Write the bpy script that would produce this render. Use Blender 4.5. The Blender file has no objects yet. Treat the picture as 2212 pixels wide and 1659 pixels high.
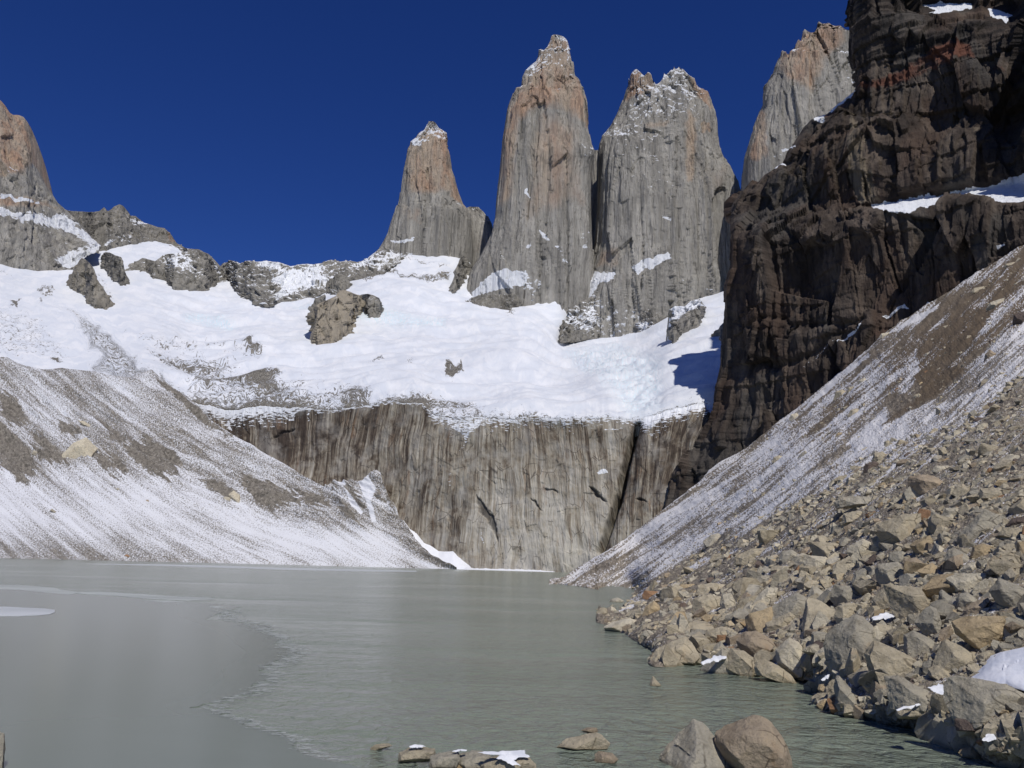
import bpy, bmesh, math, random
import numpy as np

# ------------------------------------------------------------------ camera, sky, sun, exposure
scene = bpy.context.scene
COL = scene.collection
SUN_AZ, SUN_EL = 16.0, 47.0          # degrees to the right of straight behind the viewer, height above horizon
CAM_H, PITCH, ROLL, FPX = 4.5, math.radians(12.32), math.radians(1.587), 1782.0
scene.render.engine = 'CYCLES'
scene.view_settings.view_transform = 'Standard'
scene.view_settings.look = 'None'
scene.view_settings.exposure = 0.0
scene.view_settings.gamma = 1.0
_cp, _sp, _cr, _sr = math.cos(PITCH), math.sin(PITCH), math.cos(ROLL), math.sin(ROLL)
FWD = np.array([0.0, _cp, _sp]); _up = np.array([0.0, -_sp, _cp]); _rt = np.array([1.0, 0, 0])
RGT = _cr * _rt + _sr * _up
UPV = -_sr * _rt + _cr * _up
cam_data = bpy.data.cameras.new('camera')
cam_data.sensor_width = 36.0
cam_data.lens = 36.0 * FPX / 2212.0
cam_data.clip_start, cam_data.clip_end = 0.5, 20000.0
cam = bpy.data.objects.new('camera', cam_data)
COL.objects.link(cam)
from mathutils import Matrix, Vector
cam.matrix_world = Matrix(((RGT[0], UPV[0], -FWD[0], 0), (RGT[1], UPV[1], -FWD[1], 0), (RGT[2], UPV[2], -FWD[2], CAM_H), (0, 0, 0, 1)))
scene.camera = cam

_a, _e = math.radians(SUN_AZ), math.radians(SUN_EL)
SUN_DIR = np.array([math.cos(_e) * math.sin(_a), -math.cos(_e) * math.cos(_a), math.sin(_e)])
world = bpy.data.worlds.new('World'); scene.world = world; world.use_nodes = True
wn = world.node_tree; wn.nodes.clear()
sky = wn.nodes.new('ShaderNodeTexSky'); sky.sky_type = 'NISHITA'; sky.sun_disc = False
sky.sun_elevation = _e
sky.sun_rotation = math.atan2(SUN_DIR[0], SUN_DIR[1])
sky.altitude = 2500.0; sky.air_density = 1.0; sky.dust_density = 0.0; sky.ozone_density = 6.0
hsv = wn.nodes.new('ShaderNodeHueSaturation'); hsv.inputs['Saturation'].default_value = 1.22; hsv.inputs['Value'].default_value = 1.0
hsv.inputs['Hue'].default_value = 0.522
bg = wn.nodes.new('ShaderNodeBackground'); bg.inputs['Strength'].default_value = 0.07
wo = wn.nodes.new('ShaderNodeOutputWorld')
wn.links.new(sky.outputs[0], hsv.inputs['Color']); wn.links.new(hsv.outputs[0], bg.inputs[0]); wn.links.new(bg.outputs[0], wo.inputs[0])
sun_data = bpy.data.lights.new('sun', 'SUN'); sun_data.energy = 3.3; sun_data.angle = math.radians(0.53); sun_data.color = (1.0, 0.96, 0.9)
sun = bpy.data.objects.new('sun', sun_data); COL.objects.link(sun)
sun.rotation_euler = Vector(tuple(SUN_DIR)).to_track_quat('Z', 'Y').to_euler()

# ------------------------------------------------------------------ geometry helpers
def ray(px, py):
    px = np.asarray(px, float)[..., None]; py = np.asarray(py, float)[..., None]
    return FWD + (px - 1106.0) / FPX * RGT - (py - 829.5) / FPX * UPV

def P(px, py, Y):
    """the point at forward distance Y along a sight line"""
    d = ray(px, py); Y = np.asarray(Y, float)
    p = d * (Y / d[..., 1])[..., None]
    p[..., 2] += CAM_H
    return p

def Yz(px, py, z=0.0):
    d = ray(px, py)
    return (z - CAM_H) / d[..., 2] * d[..., 1]

def proj(p):
    q = p - np.array([0, 0, CAM_H])
    f = q @ FWD
    return 1106.0 + FPX * (q @ RGT) / f, 829.5 - FPX * (q @ UPV) / f

_rng = np.random.RandomState(7)
_G = _rng.normal(size=(256, 3)); _G /= np.linalg.norm(_G, axis=1)[:, None]
def perlin(p, seed=0):
    i = np.floor(p).astype(np.int64); f = p - i
    w = f * f * f * (f * (f * 6 - 15) + 10)
    out = 0.0
    for dx in (0, 1):
        wx = w[:, 0] if dx else 1 - w[:, 0]
        for dy in (0, 1):
            wy = w[:, 1] if dy else 1 - w[:, 1]
            for dz in (0, 1):
                wz = w[:, 2] if dz else 1 - w[:, 2]
                h = ((i[:, 0] + dx) * 374761393 + (i[:, 1] + dy) * 668265263 + (i[:, 2] + dz) * 1274126177 + seed * 974711) & 0xffffffff
                h = ((h ^ (h >> 13)) * 1103515245) & 0xffffffff
                g = _G[(h >> 11) & 255]
                out = out + wx * wy * wz * (g[:, 0] * (f[:, 0] - dx) + g[:, 1] * (f[:, 1] - dy) + g[:, 2] * (f[:, 2] - dz))
    return out * 1.5
def fbm(p, scale, octs=4, seed=0, gain=0.5, ridged=False, lac=2.03):
    sh = p.shape[:-1]
    q = p.reshape(-1, 3) / np.asarray(scale, float)
    a, s, tot = 1.0, 0.0, 0.0
    for k in range(octs):
        n = perlin(q * lac ** k + 17.3 * k, seed + k)
        if ridged: n = 1.0 - 2.0 * np.abs(n) ** 0.8
        s = s + a * n; tot += a; a *= gain
    return (s / tot).reshape(sh)
_R = np.random.RandomState(3).uniform(size=(256, 3))
def facets(p, scale, seed=0, tilt=0.9):
    """broken rock: cells that each carry their own offset and slant"""
    sh = p.shape[:-1]; q = p.reshape(-1, 3) / np.asarray(scale, float)
    b = np.floor(q - 0.5).astype(np.int64); best = np.full(len(q), 1e9); out = np.zeros(len(q))
    for k in range(8):
        c = b + np.array([k & 1, (k >> 1) & 1, k >> 2])
        h = (c[:, 0] * 374761393 + c[:, 1] * 668265263 + c[:, 2] * 1274126177 + seed * 974711) & 0xffffffff
        h = ((h ^ (h >> 13)) * 1103515245) & 0xffffffff; i = (h >> 11) & 255
        dl = q - (c + 0.5 + (_R[i] - 0.5) * 0.85); d2 = (dl * dl).sum(1)
        v = (_R[(i + 77) & 255, 0] - 0.5) + tilt * (dl * _G[(i + 31) & 255]).sum(1)
        m = d2 < best; best = np.where(m, d2, best); out = np.where(m, v, out)
    return out.reshape(sh)
def smooth(x, lo, hi):
    t = np.clip((np.asarray(x, float) - lo) / (hi - lo), 0, 1)
    return t * t * (3 - 2 * t)
def curve(pts):
    a = np.array(sorted(pts), float)
    return lambda x: np.interp(x, a[:, 0], a[:, 1])
def sd_poly(px, py, poly):
    """signed distance in picture units, positive inside"""
    poly = np.array(poly, float); d2 = np.full(px.shape, 1e12); ins = np.zeros(px.shape, bool)
    for k in range(len(poly)):
        a, b = poly[k], poly[(k + 1) % len(poly)]
        e = b - a; wx, wy = px - a[0], py - a[1]
        t = np.clip((wx * e[0] + wy * e[1]) / (e @ e + 1e-9), 0, 1)
        d2 = np.minimum(d2, (wx - e[0] * t) ** 2 + (wy - e[1] * t) ** 2)
        c = ((a[1] > py) != (b[1] > py)) & (px < (b[0] - a[0]) * (py - a[1]) / (b[1] - a[1] + 1e-12) + a[0])
        ins ^= c
    return np.sqrt(d2) * np.where(ins, 1, -1)
def dist_line(px, py, pts):
    pts = np.array(pts, float); d2 = np.full(px.shape, 1e12)
    for a, b in zip(pts[:-1], pts[1:]):
        e = b - a; wx, wy = px - a[0], py - a[1]
        t = np.clip((wx * e[0] + wy * e[1]) / (e @ e + 1e-9), 0, 1)
        d2 = np.minimum(d2, (wx - e[0] * t) ** 2 + (wy - e[1] * t) ** 2)
    return np.sqrt(d2)
class Depth:
    """smooth surface through control points (x, y, distance); inverse distance is interpolated, so flat ground stays flat"""
    def __init__(self, pts, reg=1e-7):
        a = np.array(pts, float); self.c = a[:, :2] / 500.0; n = len(a)
        self.reg = reg
        K = self._k(self.c) + np.eye(n) * reg
        Q = np.c_[np.ones(n), self.c]
        A = np.block([[K, Q], [Q.T, np.zeros((3, 3))]])
        self.w = np.linalg.solve(A, np.r_[100.0 / a[:, 2], 0, 0, 0])
    def _k(self, x):
        r2 = ((x[:, None, :] - self.c[None]) ** 2).sum(-1)
        return 0.5 * r2 * np.log(r2 + 1e-12)
    def __call__(self, px, py):
        px, py = np.broadcast_arrays(np.asarray(px, float), np.asarray(py, float))
        x = np.c_[px.ravel(), py.ravel()] / 500.0; out = np.empty(len(x)); n = len(self.c)
        for s in range(0, len(x), 40000):
            b = x[s:s + 40000]
            out[s:s + 40000] = self._k(b) @ self.w[:n] + self.w[n] + b @ self.w[n + 1:]
        return (100.0 / np.maximum(out, 0.02)).reshape(px.shape)

def mesh(name, v, faces, mat, attrs=None, vecs=None, smooth_shade=True):
    v = np.ascontiguousarray(v, np.float32).reshape(-1, 3); faces = np.ascontiguousarray(faces, np.int32)
    me = bpy.data.meshes.new(name); k = faces.shape[1]; m = len(faces)
    me.vertices.add(len(v)); me.vertices.foreach_set('co', v.ravel())
    me.loops.add(m * k); me.loops.foreach_set('vertex_index', faces.ravel())
    me.polygons.add(m); me.polygons.foreach_set('loop_start', np.arange(m, dtype=np.int32) * k)
    me.polygons.foreach_set('use_smooth', np.full(m, smooth_shade))
    me.update(calc_edges=True)
    for n, a in (attrs or {}).items():
        me.attributes.new(n, 'FLOAT', 'POINT').data.foreach_set('value', np.ascontiguousarray(a, np.float32).ravel())
    for n, a in (vecs or {}).items():
        me.attributes.new(n, 'FLOAT_VECTOR', 'POINT').data.foreach_set('vector', np.ascontiguousarray(a, np.float32).ravel())
    me.materials.append(mat)
    return me
def obj(name, me, label=None, cat=None, group=None, kind=None, parent=None):
    o = bpy.data.objects.new(name, me); COL.objects.link(o)
    if parent: o.parent = parent
    if label: o['label'] = label
    if cat: o['category'] = cat
    if group: o['group'] = group
    if kind: o['kind'] = kind
    return o
def carve(o, part, poly, thr=0.35, reach=-8.0, front=None):
    """make the snow that lies inside POLY a part of its own"""
    me = o.data; n = len(me.vertices); m = len(me.polygons)
    co = np.empty(n * 3, np.float32); me.vertices.foreach_get('co', co); co = co.reshape(-1, 3)
    f = np.empty(m * 4, np.int32); me.loops.foreach_get('vertex_index', f); f = f.reshape(-1, 4)
    at, ve = {}, {}
    for a in me.attributes:
        if a.domain == 'POINT' and a.data_type == 'FLOAT': b = np.empty(n, np.float32); a.data.foreach_get('value', b); at[a.name] = b
        elif a.domain == 'POINT' and a.data_type == 'FLOAT_VECTOR' and a.name != 'position': b = np.empty(n * 3, np.float32); a.data.foreach_get('vector', b); ve[a.name] = b.reshape(-1, 3)
    px, py = proj(co.astype(float)); msk = (at['snow'] > thr) & (sd_poly(px, py, poly) > reach)
    if front: msk &= co[:, 1] < front
    inn = msk[f].sum(1) >= 3
    if inn.sum() < 6: return
    def build(name, ff):
        u, inv = np.unique(ff, return_inverse=True)
        return mesh(name, co[u], inv.reshape(-1, 4), me.materials[0], {k: v[u] for k, v in at.items()}, {k: v[u] for k, v in ve.items()})
    child = build(part, f[inn]); name = me.name; rest = build(name, f[~inn]); o.data = rest; bpy.data.meshes.remove(me)
    return obj(part, child, parent=o)
def grid_faces(nr, nc, wrap=False):
    i = np.arange(nr * nc).reshape(nr, nc)
    if wrap: i = np.c_[i, i[:, :1]]
    return np.stack([i[:-1, :-1], i[:-1, 1:], i[1:, 1:], i[1:, :-1]], -1).reshape(-1, 4)
def grid_normals(V, wrap=False):
    if wrap:
        W = np.concatenate([V[:, -1:], V, V[:, :1]], 1); du = np.gradient(W, axis=1)[:, 1:-1]
    else: du = np.gradient(V, axis=1)
    n = np.cross(np.gradient(V, axis=0), du)
    n /= np.linalg.norm(n, axis=-1, keepdims=True) + 1e-9
    return n
def warp(px, py, amp, scale, seed=0):
    p = np.stack([px, py, np.zeros_like(px)], -1)
    return px + amp * 2 * fbm(p, scale, 4, seed + 200, 0.6), py + amp * 2 * fbm(p, scale, 4, seed + 230, 0.6)
def flow(s, t):
    return np.stack([s / 100.0, t / 100.0, np.zeros_like(s)], -1)

# ------------------------------------------------------------------ material helpers
class Mat:
    def __init__(self, name):
        self.mat = bpy.data.materials.new(name); self.mat.use_nodes = True
        self.nt = self.mat.node_tree; self.nt.nodes.clear()
        self.out = self.nt.nodes.new('ShaderNodeOutputMaterial')
        self.bsdf = self.nt.nodes.new('ShaderNodeBsdfPrincipled')
        self.nt.links.new(self.bsdf.outputs[0], self.out.inputs[0])
        self.set('Roughness', 0.9); self.set('Specular IOR Level', 0.2)
    def put(self, sock, v):
        if isinstance(v, bpy.types.NodeSocket): self.nt.links.new(v, sock)
        elif isinstance(v, (tuple, list)) and len(v) == 3 and sock.type == 'RGBA': sock.default_value = (*v, 1)
        else: sock.default_value = v
    def set(self, k, v): self.put(self.bsdf.inputs[k], v)
    def node(self, t, **kw):
        n = self.nt.nodes.new(t)
        for k, v in kw.items(): setattr(n, k, v)
        return n
    def co(self): return self.node('ShaderNodeTexCoord').outputs['Object']
    def attr(self, name, vec=False):
        n = self.node('ShaderNodeAttribute', attribute_name=name)
        return n.outputs['Vector' if vec else 'Fac']
    def scale(self, v, s):
        n = self.node('ShaderNodeMapping'); self.put(n.inputs[0], v); n.inputs['Scale'].default_value = s if isinstance(s, tuple) else (s, s, s)
        return n.outputs[0]
    def noise(self, v, scale=1.0, detail=4, rough=0.55, dist=0.0):
        n = self.node('ShaderNodeTexNoise'); self.put(n.inputs['Vector'], v)
        n.inputs['Scale'].default_value = scale; n.inputs['Detail'].default_value = detail
        n.inputs['Roughness'].default_value = rough; n.inputs['Distortion'].default_value = dist
        return n.outputs['Fac']
    def voro(self, v, scale=1.0, feature='F1', out='Distance'):
        n = self.node('ShaderNodeTexVoronoi', feature=feature); self.put(n.inputs['Vector'], v); n.inputs['Scale'].default_value = scale
        return n.outputs[out]
    def math(self, op, a, b=0.0, c=0.0):
        n = self.node('ShaderNodeMath', operation=op)
        for s, v in zip(n.inputs, (a, b, c)): self.put(s, v)
        return n.outputs[0]
    def ss(self, x, lo, hi, a=0.0, b=1.0):
        n = self.node('ShaderNodeMapRange', interpolation_type='SMOOTHSTEP')
        self.put(n.inputs[0], x)
        for k, v in zip((1, 2, 3, 4), (lo, hi, a, b)): n.inputs[k].default_value = v
        return n.outputs[0]
    def mix(self, f, a, b, mode='MIX'):
        n = self.node('ShaderNodeMix', data_type='RGBA', blend_type=mode)
        self.put(n.inputs[0], f); self.put(n.inputs[6], a); self.put(n.inputs[7], b)
        return n.outputs[2]
    def ramp(self, f, stops):
        n = self.node('ShaderNodeValToRGB'); self.put(n.inputs[0], f)
        e = n.color_ramp.elements
        while len(e) < len(stops): e.new(0.5)
        for el, (p, c) in zip(e, stops): el.position = p; el.color = (*c, 1)
        return n.outputs[0]
    def bump(self, h, strength=0.5, dist=1.0, prev=None):
        n = self.node('ShaderNodeBump'); self.put(n.inputs['Height'], h)
        n.inputs['Strength'].default_value = strength; n.inputs['Distance'].default_value = dist
        if prev is not None: self.put(n.inputs['Normal'], prev)
        return n.outputs[0]
    def nz(self):
        g = self.node('ShaderNodeNewGeometry'); s = self.node('ShaderNodeSeparateXYZ'); self.nt.links.new(g.outputs['Normal'], s.inputs[0])
        return s.outputs[2]

SNOW = (0.82, 0.84, 0.87)
def steps(n, k, sharp=0.25):
    f = np.floor(n * k); r = n * k - f
    return (f + np.clip((r - 0.5) / sharp + 0.5, 0, 1)) / k
# tower granite: grey below, warm tan and rust above, dark upright cracks, snow on ledges
def granite(name, grey, pale, warm, rust, snow_amp=0.55):
    m = Mat(name); c = m.co()
    st = m.noise(m.scale(c, (0.05, 0.05, 0.006)), 1.0, 6, 0.6, 0.3)
    col = m.ramp(st, [(0.25, tuple(0.62 * x for x in grey)), (0.45, grey), (0.62, pale), (0.8, tuple(0.8 * x for x in grey))])
    big = m.noise(m.scale(c, (0.012, 0.012, 0.006)), 1.0, 4, 0.55)
    t = m.math('ADD', m.attr('tint'), m.math('MULTIPLY', m.math('SUBTRACT', big, 0.5), 1.6))
    wcol = m.mix(m.ss(m.noise(m.scale(c, (0.04, 0.04, 0.008)), 1.0, 4), 0.42, 0.62), warm, rust)
    col = m.mix(m.ss(t, 0.15, 0.75, 0.0, 0.85), col, wcol)
    crack = m.noise(m.scale(c, (0.16, 0.16, 0.012)), 1.0, 5, 0.6, 0.4)
    col = m.mix(m.ss(crack, 0.36, 0.44, 0.55, 0.0), col, tuple(0.25 * x for x in grey))
    for q, wd, am in ((0.05, 0.010, 0.6), (0.11, 0.014, 0.42)):
        ln = m.noise(m.scale(c, (q, q, q * 0.07)), 1.0, 5, 0.62, 0.5)
        col = m.mix(m.ss(m.math('ABSOLUTE', m.math('SUBTRACT', ln, 0.5)), 0.0, wd, am, 0.0), col, tuple(0.22 * x for x in grey))
    pat = m.noise(m.scale(c, 0.03), 1.0, 5, 0.6)
    col = m.mix(m.ss(pat, 0.35, 0.7, 0.0, 0.35), col, tuple(0.7 * x for x in grey))
    sn = m.noise(m.scale(c, (0.11, 0.11, 0.16)), 1.0, 5, 0.68)
    s = m.math('ADD', m.attr('snow'), m.math('MULTIPLY', m.math('SUBTRACT', sn, 0.5), 2.0))
    s = m.math('ADD', s, m.ss(m.nz(), 0.2, 0.75, 0.0, snow_amp))
    s = m.ss(s, 0.52, 0.62)
    m.set('Base Color', m.mix(s, col, SNOW))
    b = m.bump(m.noise(m.scale(c, (0.12, 0.12, 0.012)), 1.0, 8, 0.66, 0.2), 1.0, 10.0)
    b = m.bump(m.noise(m.scale(c, (0.2, 0.2, 0.12)), 1.0, 5, 0.6), 0.5, 2.5, b)
    m.set('Normal', b)
    return m.mat
M_granite = granite('granite', (0.33, 0.313, 0.28), (0.475, 0.45, 0.40), (0.49, 0.385, 0.285), (0.46, 0.29, 0.19))
M_granite_grey = granite('grey_granite', (0.26, 0.245, 0.215), (0.36, 0.335, 0.29), (0.36, 0.26, 0.18), (0.32, 0.2, 0.13))

def outcrop_mat():
    m = Mat('outcrop_rock'); c = m.co()
    col = m.ramp(m.noise(m.scale(c, (0.05, 0.05, 0.02)), 1.0, 6, 0.62), [(0.3, (0.13, 0.122, 0.108)), (0.5, (0.235, 0.222, 0.195)), (0.72, (0.33, 0.31, 0.27))])
    col = m.mix(m.attr('tint'), col, (0.36, 0.31, 0.235), 'MIX')
    ck = m.noise(m.scale(c, (0.10, 0.10, 0.03)), 1.0, 6, 0.65, 0.8)
    col = m.mix(m.ss(m.math('ABSOLUTE', m.math('SUBTRACT', ck, 0.47)), 0.0, 0.012, 0.7, 0.0), col, (0.06, 0.055, 0.05))
    fl = m.attr('flow', True)
    sn = m.noise(m.scale(fl, (8, 24, 1)), 1.0, 7, 0.68, 0.6)
    s = m.math('ADD', m.attr('snow'), m.math('MULTIPLY', m.math('SUBTRACT', sn, 0.5), 2.2))
    s = m.math('ADD', s, m.ss(m.nz(), 0.45, 0.85, 0.0, 0.3))
    m.set('Base Color', m.mix(m.ss(s, 0.5, 0.6), col, SNOW))
    b = m.bump(m.noise(m.scale(c, (0.1, 0.1, 0.05)), 1.0, 8, 0.65), 0.9, 6.0)
    m.set('Normal', b)
    return m.mat
M_outcrop = outcrop_mat()

def glacier_mat():
    m = Mat('glacier_snow'); c = m.co(); fl = m.attr('flow', True)
    sh = m.noise(m.scale(fl, (2.5, 9, 1)), 1.0, 5, 0.55, 0.4)
    col = m.mix(m.ss(sh, 0.35, 0.7), (0.67, 0.70, 0.75), (0.79, 0.80, 0.82))
    ice = m.math('MULTIPLY', m.attr('ice'), m.ss(m.noise(m.scale(fl, (30, 60, 1)), 1.0, 4), 0.45, 0.6))
    col = m.mix(ice, col, (0.62, 0.75, 0.80))
    n1 = m.noise(m.scale(fl, (9, 34, 1)), 1.0, 6, 0.68, 0.5)
    n2 = m.noise(m.scale(fl, (30, 80, 1)), 1.0, 4, 0.6, 0.3)
    nn = m.math('ADD', m.math('MULTIPLY', m.math('SUBTRACT', n1, 0.5), 2.3), m.math('MULTIPLY', m.math('SUBTRACT', n2, 0.5), 1.6))
    r = m.ss(m.math('ADD', m.attr('rock'), nn), 0.5, 0.58)
    rc = m.mix(m.ss(m.noise(m.scale(fl, (30, 80, 1)), 1.0, 5, 0.65), 0.38, 0.62), (0.07, 0.064, 0.055), (0.27, 0.25, 0.212))
    m.set('Base Color', m.mix(r, col, rc)); m.set('Roughness', 0.75)
    b = m.bump(m.noise(m.scale(fl, (14, 40, 1)), 1.0, 6, 0.6, 0.3), 0.22, 4.0)
    b = m.bump(m.math('MULTIPLY', r, 1.0), 0.6, 2.0, b)
    m.set('Normal', b)
    return m.mat
M_glacier = glacier_mat()

def wall_mat():
    m = Mat('streaked_cliff'); c = m.co(); fl = m.attr('flow', True)
    wob = m.noise(m.scale(fl, (1.2, 1.2, 1)), 1.0, 3)
    wv = m.node('ShaderNodeVectorMath', operation='ADD'); m.put(wv.inputs[0], fl)
    cb = m.node('ShaderNodeCombineXYZ'); m.put(cb.inputs[0], m.math('MULTIPLY', m.math('SUBTRACT', wob, 0.5), 0.07)); m.put(wv.inputs[1], cb.outputs[0])
    f2 = wv.outputs[0]
    big = m.noise(m.scale(f2, (6, 0.6, 1)), 1.0, 3, 0.5, 0.1)
    mid = m.noise(m.scale(f2, (20, 0.55, 1)), 1.0, 6, 0.66, 0.03)
    fin = m.noise(m.scale(f2, (90, 1.6, 1)), 1.0, 3, 0.65)
    v = m.math('ADD', m.math('MULTIPLY', big, 0.34), m.math('ADD', m.math('MULTIPLY', mid, 0.42), m.math('MULTIPLY', fin, 0.24)))
    iso = m.noise(m.scale(fl, (5, 4, 1)), 1.0, 7, 0.66)
    pm = m.ss(m.noise(m.scale(fl, (2.2, 1.6, 1)), 1.0, 4, 0.55, 0.5), 0.46, 0.62, 0.0, 0.6)
    v = m.math('ADD', m.math('MULTIPLY', v, m.math('SUBTRACT', 1.0, pm)), m.math('MULTIPLY', m.math('ADD', m.math('MULTIPLY', m.math('SUBTRACT', iso, 0.5), 0.6), 0.492), pm))
    v = m.math('ADD', v, m.math('MULTIPLY', m.attr('tint'), 0.09))
    col = m.ramp(v, [(0.415, (0.06, 0.046, 0.037)), (0.458, (0.145, 0.115, 0.086)), (0.492, (0.262, 0.228, 0.178)), (0.538, (0.36, 0.325, 0.262)), (0.59, (0.50, 0.472, 0.41))])
    patch = m.noise(m.scale(fl, (2.5, 2.0, 1)), 1.0, 5, 0.6)
    col = m.mix(m.ss(patch, 0.45, 0.7, 0.0, 0.6), col, (0.30, 0.285, 0.26))
    rust = m.math('MULTIPLY', m.ss(m.noise(m.scale(f2, (10, 0.8, 1)), 1.0, 3), 0.55, 0.7), m.ss(m.noise(m.scale(fl, (1.5, 1.5, 1)), 1.0, 2), 0.5, 0.6))
    col = m.mix(m.math('MULTIPLY', rust, 0.55), col, (0.24, 0.15, 0.09))
    ck = m.voro(m.scale(fl, (5.0, 3.0, 1)), 1.0, 'DISTANCE_TO_EDGE')
    col = m.mix(m.math('MULTIPLY', m.ss(ck, 0.0, 0.035, 0.75, 0.0), m.ss(m.noise(m.scale(fl, 3), 1.0, 3), 0.5, 0.6)), col, (0.05, 0.042, 0.036))
    col = m.mix(m.attr('dark'), col, (0.035, 0.032, 0.032))
    sn = m.noise(m.scale(fl, (9, 30, 1)), 1.0, 6, 0.66, 0.6)
    s = m.ss(m.math('ADD', m.attr('snow'), m.math('MULTIPLY', m.math('SUBTRACT', sn, 0.5), 2.1)), 0.5, 0.57)
    m.set('Base Color', m.mix(s, col, SNOW))
    b = m.bump(m.noise(m.scale(f2, (22, 3, 1)), 1.0, 6, 0.6), 0.55, 3.0)
    b = m.bump(ck, 0.3, 3.0, b)
    m.set('Normal', b)
    return m.mat
M_wall = wall_mat()

def cliff_mat():
    m = Mat('dark_cliff_rock'); c = m.co()
    n = m.noise(m.scale(c, (0.06, 0.06, 0.03)), 1.0, 8, 0.65, 0.3)
    col = m.ramp(n, [(0.32, (0.026, 0.021, 0.018)), (0.5, (0.064, 0.050, 0.041)), (0.66, (0.14, 0.113, 0.09))])
    zone = m.noise(m.scale(c, (0.02, 0.02, 0.012)), 1.0, 4, 0.55, 0.4)
    col = m.mix(m.ss(zone, 0.5, 0.62, 0.0, 0.6), col, m.mix(n, (0.038, 0.024, 0.018), (0.135, 0.09, 0.066)))
    col = m.mix(m.ss(zone, 0.38, 0.46, 0.6, 0.0), col, m.mix(n, (0.035, 0.034, 0.033), (0.12, 0.112, 0.10)))
    bed = m.noise(m.scale(c, (0.006, 0.006, 0.22)), 1.0, 5, 0.6, 0.2)
    col = m.mix(m.math('MULTIPLY', m.attr('bed'), m.ss(bed, 0.35, 0.6, 0.8, 0.0)), col, (0.022, 0.02, 0.019))
    t = m.math('ADD', m.attr('tint'), m.math('MULTIPLY', m.math('SUBTRACT', m.noise(m.scale(c, (0.12, 0.12, 0.025)), 1.0, 6, 0.65), 0.5), 1.6))
    col = m.mix(m.ss(t, 0.45, 0.75, 0.0, 0.9), col, (0.20, 0.165, 0.12))
    r = m.math('ADD', m.attr('red'), m.math('MULTIPLY', m.math('SUBTRACT', m.noise(m.scale(c, 0.05), 1.0, 6, 0.65), 0.5), 1.8))
    col = m.mix(m.ss(r, 0.3, 0.8, 0.0, 0.85), col, (0.15, 0.062, 0.04))
    s = m.math('ADD', m.attr('snow'), m.math('MULTIPLY', m.math('SUBTRACT', m.noise(m.scale(m.attr('flow', True), (20, 55, 1)), 1.0, 5, 0.65), 0.5), 1.3))
    m.set('Base Color', m.mix(m.ss(s, 0.48, 0.56), col, SNOW))
    b = m.bump(m.noise(m.scale(c, (0.3, 0.3, 0.035)), 1.0, 6, 0.66, 0.1), 0.8, 2.5)
    b = m.bump(m.noise(m.scale(c, (0.5, 0.5, 0.4)), 1.0, 5, 0.66), 0.5, 1.0, b)
    b = m.bump(m.noise(m.scale(c, (0.04, 0.04, 0.35)), 1.0, 5, 0.6, 0.2), 0.4, 2.0, b)
    m.set('Normal', b)
    return m.mat
M_cliff = cliff_mat()

def slope_mat(name, rock1, rock2, streak, speck, snowc, stone=0.5, lo=0.42, hi=0.62, k1=1.7, k2=1.6):
    m = Mat(name); fl = m.attr('flow', True)
    st = m.noise(m.scale(fl, (streak, streak * 0.07, 1)), 1.0, 5, 0.62, 0.25)
    st2 = m.noise(m.scale(fl, (streak * 0.3, streak * 0.03, 1)), 1.0, 3, 0.5, 0.25)
    sp = m.noise(m.scale(fl, (speck, speck * 0.55, 1)), 1.0, 4, 0.7)
    v = m.math('ADD', m.math('MULTIPLY', m.math('SUBTRACT', st, 0.5), k1), m.math('MULTIPLY', m.math('SUBTRACT', sp, 0.5), 2.3))
    v = m.math('ADD', v, m.math('MULTIPLY', m.math('SUBTRACT', st2, 0.5), k2))
    s = m.ss(m.math('ADD', m.attr('snow'), v), lo, hi)
    rc = m.mix(m.ss(m.noise(m.scale(fl, speck * 1.3), 1.0, 3, 0.6), 0.35, 0.65), rock1, rock2)
    cell = m.voro(m.scale(fl, (speck * 0.55, speck * 0.5, 1)), 1.0, 'F1', 'Color')
    bw = m.node('ShaderNodeRGBToBW'); m.put(bw.inputs[0], cell)
    rc = m.mix(stone, rc, bw.outputs[0], 'OVERLAY')
    rc = m.mix(m.attr('earth'), rc, m.mix(m.noise(m.scale(fl, speck * 0.5), 1.0, 5, 0.65), (0.085, 0.06, 0.036), (0.21, 0.155, 0.095)))
    m.set('Base Color', m.mix(s, rc, snowc))
    b = m.bump(m.noise(m.scale(fl, (speck * 0.6, speck * 0.5, 1)), 1.0, 5, 0.65), 0.45, 0.5)
    m.set('Normal', b)
    return m.mat
M_moraine = slope_mat('moraine', (0.13, 0.115, 0.095), (0.22, 0.2, 0.17), 11.0, 64.0, (0.68, 0.69, 0.72), 0.5, 0.26, 0.72, 1.05, 0.8)
M_scree = slope_mat('scree', (0.15, 0.125, 0.095), (0.33, 0.285, 0.22), 15.0, 46.0, (0.78, 0.765, 0.75))

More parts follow.
